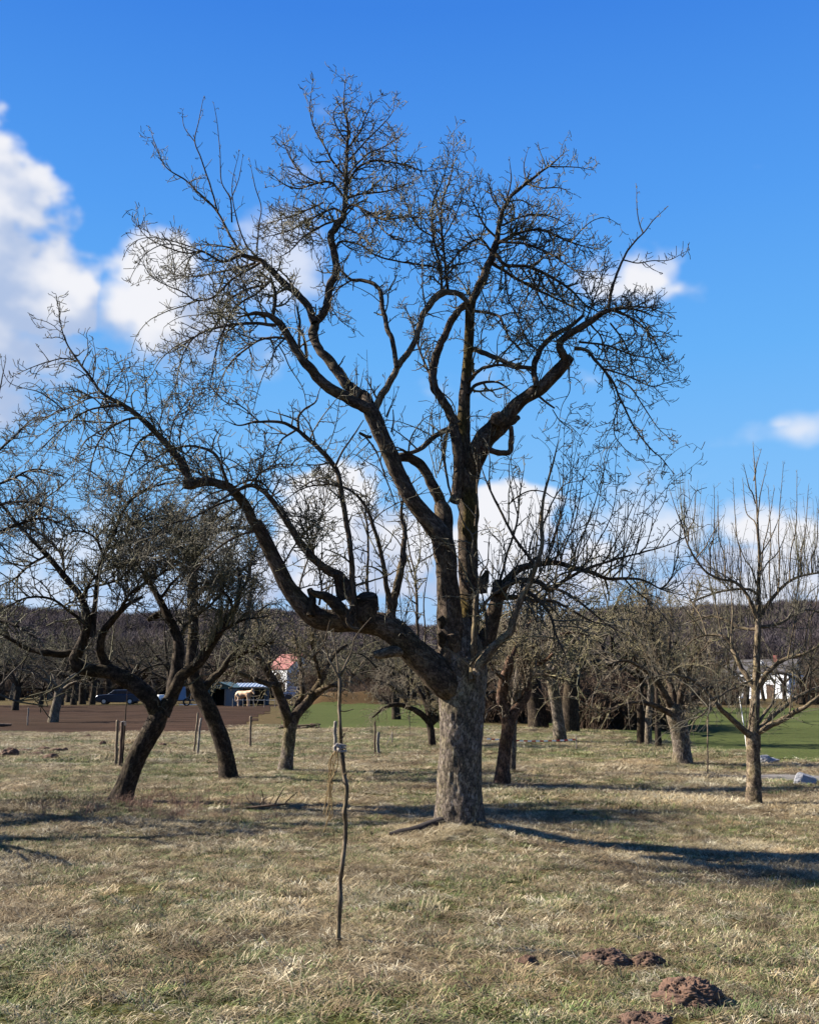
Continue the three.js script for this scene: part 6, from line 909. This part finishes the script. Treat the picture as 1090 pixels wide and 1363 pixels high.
{ const p = put(214, 940), t = thing('barrel', 'pale blue plastic barrel showing in the fork of the leaning tree', 'barrel', p); mesh('drum', new THREE.LatheGeometry([[0, 0], [.3, 0], [.34, .05], [.34, .3], [.36, .33], [.34, .36], [.34, .62], [.36, .65], [.34, .68], [.34, .95], [.3, 1], [0, 1]].map(([x, y]) => new THREE.Vector2(x, y)), 24), M.sheetMetal, t); mesh('lid', new THREE.CylinderGeometry(.31, .31, .05, 20).translate(0, 1.02, 0), M.whitePaint, t); }
// houses
function house(px, d, w, dep, h, rise, turn, label, roofMat, wins, o = {}) {
  const p = onGround((px - PW / 2) / F * d, -d, .1), t = thing('house', label, 'house', p, turn);
  mesh('wall', box(w, h, dep, 0, h / 2, 0), M.render, t); const ang = Math.atan2(rise, dep / 2), len = Math.hypot(rise, dep / 2) + .4;
  for (const s of [-1, 1]) { const r = mesh('roof', box(w + .8, .16, len), roofMat, t); r.position.set(0, h + rise / 2 + .02, s * dep / 4); r.rotation.x = s * ang; if (s > 0) mesh('chimney', box(.6, 1.4, .6, w * .22, .9, -len * .3), M.redTile, r).rotation.x = -ang; }
  for (const s of [-1, 1]) { const sh = new THREE.Shape([new THREE.Vector2(-dep / 2, 0), new THREE.Vector2(dep / 2, 0), new THREE.Vector2(0, rise - .05)]); const g = mesh('gable', new THREE.ExtrudeGeometry(sh, { depth: .1, bevelEnabled: false }), M.render, t); g.rotation.y = Math.PI / 2; g.position.set(s * (w / 2 - .1) + (s > 0 ? 0 : 0), h, 0); }
  for (const [x, y, ww, hh] of wins) { const f = mesh('window', box(ww, hh, .12, x, y, dep / 2 + .02), M.whitePaint, t); mesh('pane', box(ww * .84, hh * .86, .05, x, y, dep / 2 + .08), M.glassDark, f); }
  const dr = mesh('door', box(1, 2.05, .1, o.door ?? w * .3, 1.03, dep / 2 + .02), M.deadWood, t); if (o.dish) { const ds = mesh('satellite_dish', new THREE.SphereGeometry(.6, 18, 8, 0, 6.283, 0, .9).rotateX(Math.PI / 2), M.whitePaint, t); ds.position.set(o.dish, h + rise * .75, dep / 4 + .6); }
}
house(390, 190, 6.4, 6.4, 4.8, 2.6, -.85, 'white house with a red tiled roof glimpsed above the V-forked tree', M.redTile, [[-1.6, 1.6, 1, 1.3], [.6, 1.6, 1, 1.3], [-1.6, 3.6, 1, 1.2], [.6, 3.6, 1, 1.2]], { door: 2.2 });
house(1010, 150, 9.5, 6.5, 3.8, 1.7, -.7, 'long white house with a dark roof seen behind the young tree', M.darkRoof, [[-4, 1.6, 1.1, 1.3], [-2, 1.6, 1.1, 1.3], [0, 1.6, 1.1, 1.3], [4, 1.6, 1.1, 1.3], [-3, 3.0, 1, .8], [1, 3.0, 1, .8]], { door: 2, dish: .6 });
house(46, 215, 6.5, 6, 2.6, 1.9, -.7, 'small white house glimpsed through the far trees near the left border', M.darkRoof, [[-1.8, 1.4, 1, 1.1], [.4, 1.4, 1, 1.1]]);
let total = 0; const seen = new Set(); let uniq = 0; scene.traverse((o) => { if (o.isMesh && !o.isInstancedMesh) { const q = o.geometry.index ? o.geometry.index.count / 3 : o.geometry.attributes.position.count / 3; if (!seen.has(o.geometry)) { seen.add(o.geometry); uniq += q; } } if (o.isMesh && !o.isInstancedMesh) total += o.geometry.index ? o.geometry.index.count / 3 : o.geometry.attributes.position.count / 3; });
console.log('total triangles', total, 'unique', uniq);
renderer.render(scene, camera);
